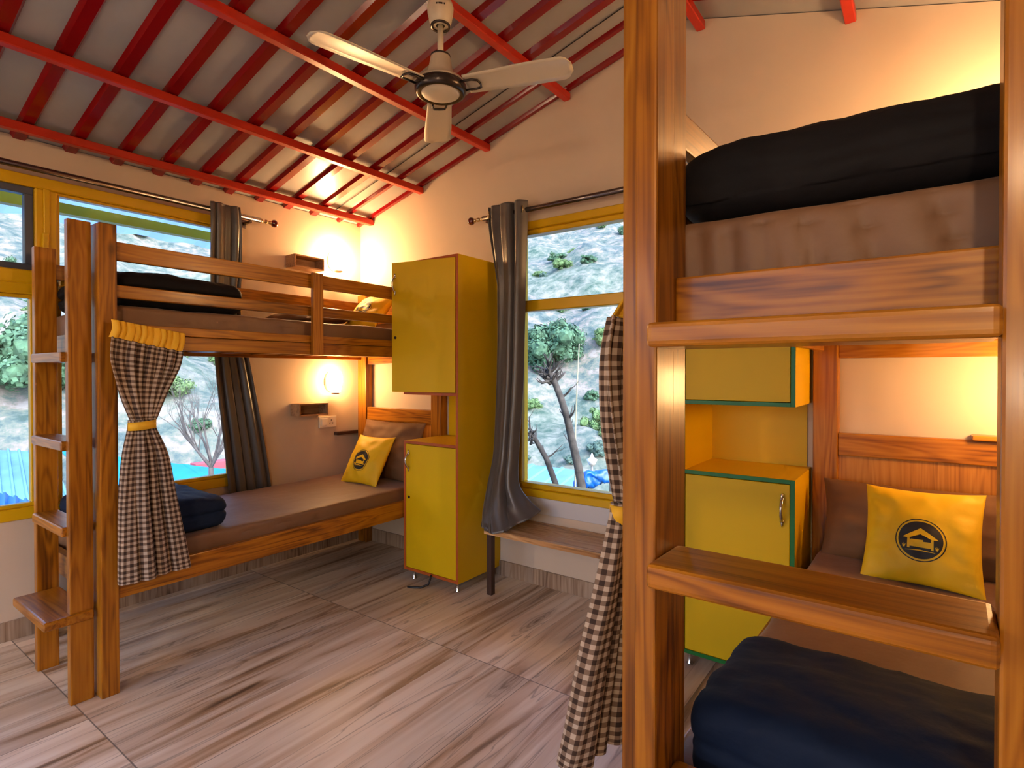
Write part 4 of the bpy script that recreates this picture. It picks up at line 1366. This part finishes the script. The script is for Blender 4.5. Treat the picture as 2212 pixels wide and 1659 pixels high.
while len(used_b) < 215 and k < 4000:
    k += 1
    r = rnd.uniform(20, 75)
    a = rnd.uniform(R(55), R(98)) if rnd.random() < .5 else rnd.uniform(R(6), R(50))
    x, y = 1 + r * math.cos(a), 1 + r * math.sin(a)
    sz = rnd.uniform(.35, .8) * (.6 + r / 60)
    if any(math.hypot(x - u, y - v) < 1.1 * (sz + q) for u, v, q in used_b): continue
    used_b.append((x, y, sz))
    put_bush(x, y, sz, bmeshes[k % 6], 'hill_bush', 'low scrubby bush among others on the dry hillside outside', 'bush', 'scattered bushes on the hillside')
for k, (px, py, s, lab) in enumerate([(1190, 790, 3.0, 'round green tree on the hill in the middle of the far window'), (1318, 745, 1.3, 'paler green tree on the hill beside the round one, far window'),
                         (28, 830, 2.8, 'large green tree low in the big window at its outer edge'), (345, 860, 1.2, 'dull green tree on the hill above the cyan roof, big window'),
                         (1300, 930, 1.2, 'small green shrub above the lamp post in the far window')]):
    p = at_hill(px, py)
    me = bmeshes[[0, 2, 3, 5, 2][k]]
    o = bpy.data.objects.new('hill_tree', me); link(o)
    o.location = (p.x, p.y, p.z - .1); o.scale = (s, s, s); o.rotation_euler = (0, 0, k)
    tag(o, lab, 'tree')

def branch(bm, p, d, L, r, depth, rnd, spread=.6, kids=3, up=.12):
    n = 5
    pts = [p.copy()]; rr = [r]
    cur = p.copy(); dd = d.copy()
    for i in range(n):
        dd = (dd + Vector((rnd.uniform(-1, 1), rnd.uniform(-1, 1), rnd.uniform(-.6, 1) * 1)) * .16 + Vector((0, 0, up * .3))).normalized()
        cur = cur + dd * L / n
        pts.append(cur.copy()); rr.append(r * (1 - .55 * (i + 1) / n))
    tube(bm, pts, rr, 5 if depth < 2 else 7)
    if depth > 0:
        for k in range(kids):
            i = rnd.randint(2, n)
            q = pts[i]
            nd = (dd + Vector((rnd.uniform(-1, 1), rnd.uniform(-1, 1), rnd.uniform(-.5, 1))) * spread).normalized()
            branch(bm, q, nd, L * rnd.uniform(.55, .8), rr[i] * .7, depth - 1, rnd, spread, kids, up)
M_bark = simple('grey_bark', (.085, .072, .062), .9, bump=.6, bscale=30, var=.4, vscale=12)
M_bark2 = simple('pale_twigs', (.12, .10, .09), .9, var=.3, vscale=8)
def trunk_tree(pxpts, d, r0, label, twig_top, seed):
    rnd = random.Random(seed)
    P_ = [at(px, py, d) for px, py in pxpts]
    bm = bmesh.new()
    base = P_[0].copy(); base.z = -5
    pts = [base] + P_
    rr = [r0 * 1.4] + [r0 * (1 - .45 * i / len(P_)) for i in range(len(P_))]
    tube(bm, pts, rr, 9)
    for i in range(2, len(P_)):
        for q in range(2):
            dv = Vector((rnd.uniform(-1, 1), rnd.uniform(-1, 1), rnd.uniform(-.2, 1))).normalized()
            branch(bm, P_[i], dv, .16, r0 * .35, 1, rnd, .9, 2)
    for k in range(twig_top):
        dv = Vector((rnd.uniform(-1, 1), rnd.uniform(-1, 1), rnd.uniform(-.3, 1))).normalized()
        branch(bm, P_[-1] - Vector((0, 0, rnd.uniform(0, .16))), dv, rnd.uniform(.10, .22), r0 * .40, 1, rnd, 1.2, 4)
    tag(mk('bare_tree', bm, M_bark, smooth=True), label, 'tree', 'pruned bare trees')
trunk_tree([(1262, 1080), (1250, 1010), (1238, 960), (1226, 905), (1212, 860), (1198, 825), (1186, 800)], 6.0, .050, 'tall pruned bare tree with knobbly head in the middle of the far window', 16, 2)
trunk_tree([(1212, 1080), (1195, 1030), (1180, 990), (1160, 955), (1146, 930)], 6.3, .038, 'shorter bare trunk leaning beside the grey curtain in the far window', 6, 5)
bm = tube(bmesh.new(), [at(1243, 940, 6.2), at(1246, 850, 6.2), at(1251, 742, 6.2)], [.009, .008, .006], 6)
bm2 = at(1243, 1100, 6.2); 
tube(bm, [Vector((at(1243, 940, 6.2).x, at(1243, 940, 6.2).y, -5)), at(1243, 940, 6.2)], .010, 6)
tag(mk('bamboo_pole', bm, simple('dry_bamboo', (.45, .42, .28), .8)), 'thin straight pale pole standing beside the pruned tree', 'pole')
# leafless spreading tree in the big window
rnd = random.Random(5)
bm = bmesh.new()
p = at(455, 1010, 11)
tube(bm, [Vector((p.x, p.y, -5)), p], [.09, .05], 8)
for k in range(8):
    dv = Vector((rnd.uniform(-1, .4), rnd.uniform(-.8, .5), rnd.uniform(.5, 1.1))).normalized()
    branch(bm, p, dv, .95, .028, 3, rnd, .5, 3, .2)
tag(mk('bare_tree', bm, M_bark2), 'fine leafless spreading tree behind the checked curtain in the big window', 'tree')

# blue roofs below the windows
def roof_mat(name, col, rough=.45): return simple(name, col, rough, var=.18, vscale=1.5)
M_cyan = roof_mat('cyan_roof_paint', (.008, .24, .44), .5)
M_blue = roof_mat('blue_roof_paint', (.010, .10, .36), .4)
M_paleblue = roof_mat('pale_blue_roof', (.13, .30, .44), .4)
def corrugated(P00, P10, P01, n, h, mat, name, label, cat='roof', group=None):
    """sheet from corner P00, along P10 (across the ribs), down P01"""
    P00, P10, P01 = Vector(P00), Vector(P10), Vector(P01)
    U, V = P10 - P00, P01 - P00
    N_ = U.cross(V).normalized()
    if N_.z < 0: N_ = -N_
    bm = bmesh.new()
    A, B = [], []
    for i in range(n + 1):
        for dt, hh in ((0, 0), (.72, 0), (.80, h), (.92, h)):
            t = min(1, (i + dt) / n)
            A.append(bm.verts.new(P00 + U * t + N_ * hh)); B.append(bm.verts.new(P00 + U * t + V + N_ * hh))
            if t >= 1: break
    for i in range(len(A) - 1): bm.faces.new((A[i], A[i + 1], B[i + 1], B[i]))
    bmesh.ops.recalc_face_normals(bm, faces=bm.faces)
    o = mk(name, bm, mat, solid=.02)
    tag(o, label, cat, group)
    return o
def roof_from(pa, pb, down, n, h, mat, label):
    V = Vector(down)
    return corrugated(pa, pb, Vector(pa) + V, n, h, mat, 'neighbour_roof', label)
roof_from(at(-220, 966, 14.5), at(112, 977, 15.0), (-1.2, -6.5, -1.0), 14, .06, M_paleblue, 'pale blue ribbed metal roof below the outer part of the big window')
roof_from(at(-160, 1020, 8.5), at(84, 1092, 7.2), (-.5, -2.2, -.55), 12, .05, M_blue, 'deep blue ribbed metal roof lowest in the big window')
roof_from(at(128, 974, 15.5), at(500, 1016, 13.0), (-.6, -7.0, -.9), 5, .015, M_cyan, 'bright cyan flat metal roof behind the checked curtain')
pq = at(475, 1006, 14.0)
bm = BX(pq.x - .55, pq.x + .6, pq.y + .1, pq.y + .4, pq.z - .35, pq.z + .10, .02)
tag(mk('parapet', bm, simple('pink_paint', (.40, .08, .10), .7)), 'small pink parapet beyond the cyan roof', 'parapet')
corrugated((10.0, 8.6, -.75), (10.0, 5.2, -.75), (6.4, 8.2, -1.35), 9, .03, M_paleblue, 'neighbour_roof', 'pale cyan ribbed roof behind the pruned trees in the far window')
M_tarp = simple('blue_tarpaulin', (.004, .11, .48), .35, var=.3, vscale=6, bump=.5, bscale=8)
bm = bmesh.new()
tp = [at(1240, 1066, 7.2), at(1252, 1055, 7.2), at(1262, 1042, 7.2), at(1275, 1034, 7.2), at(1292, 1030, 7.2), at(1308, 1030, 7.2), at(1325, 1036, 7.2)]
tp2 = []
for a_, b_ in zip(tp, tp[1:]):
    for q in range(6): tp2.append(a_.lerp(b_, q / 6))
tp2.append(tp[-1])
tube(bm, tp2, [.030 + .075 * math.sin(PI * min(1, .12 + .85 * i / len(tp2))) for i in range(len(tp2))], 24)
for v in bm.verts:
    v.co += noise.noise_vector(v.co * 9) * .05 + noise.noise_vector(v.co * 25) * .02
tag(mk('tarpaulin', bm, M_tarp, smooth=True), 'crumpled bright blue tarpaulin at the edge of the pale roof', 'tarpaulin')
lp = empty('street_lamp', (at(1279, 1000, 9).x, at(1279, 1000, 9).y, -5), 'white lantern on a thin pole outside the far window', 'street lamp')
q = at(1279, 1005, 9)
mk('pole', tube(bmesh.new(), [(q.x, q.y, -5), (q.x, q.y, q.z)], .02, 8), M_conc, lp)
mk('lantern', lathe(bmesh.new(), [(0, 0), (.05, 0), (.07, .05), (.09, .09), (.03, .13), (.02, .17), (0, .2)], (q.x, q.y, q.z), 16), M_white, lp, smooth=True)
for (px, y0_, d, lab) in ((1320, 1035, 7.6, 'dark post standing at the end of the blue tarpaulin'), (1330, 985, 8.2, 'thin dark post next to the checked curtain, outside'), (1275, 1035, 7.6, 'thin post under the blue tarpaulin')):
    q = at(px, y0_, d)
    tag(mk('fence_post', tube(bmesh.new(), [(q.x, q.y, -5), (q.x, q.y, q.z)], .022, 8), M_bark), lab, 'post', 'posts outside the far window')

# daylight guides in the openings (portals only steer the sky's own light)
def portal(loc, rot, sx, sy):
    l = bpy.data.lights.new('portal', 'AREA'); l.shape = 'RECTANGLE'; l.size = sx; l.size_y = sy
    l.cycles.is_portal = True
    o = bpy.data.objects.new('window_portal', l); link(o); o.location = loc; o.rotation_euler = rot
portal((-.04, YL + .19, 1.37), (R(-90), 0, 0), 3.72, 1.65)
portal((XB + .19, 1.5, 1.33), (0, R(90), 0), 1.64, 1.04)
portal((X0 - .19, 1.6, 1.1), (0, R(-90), 0), 2.2, 2.6)
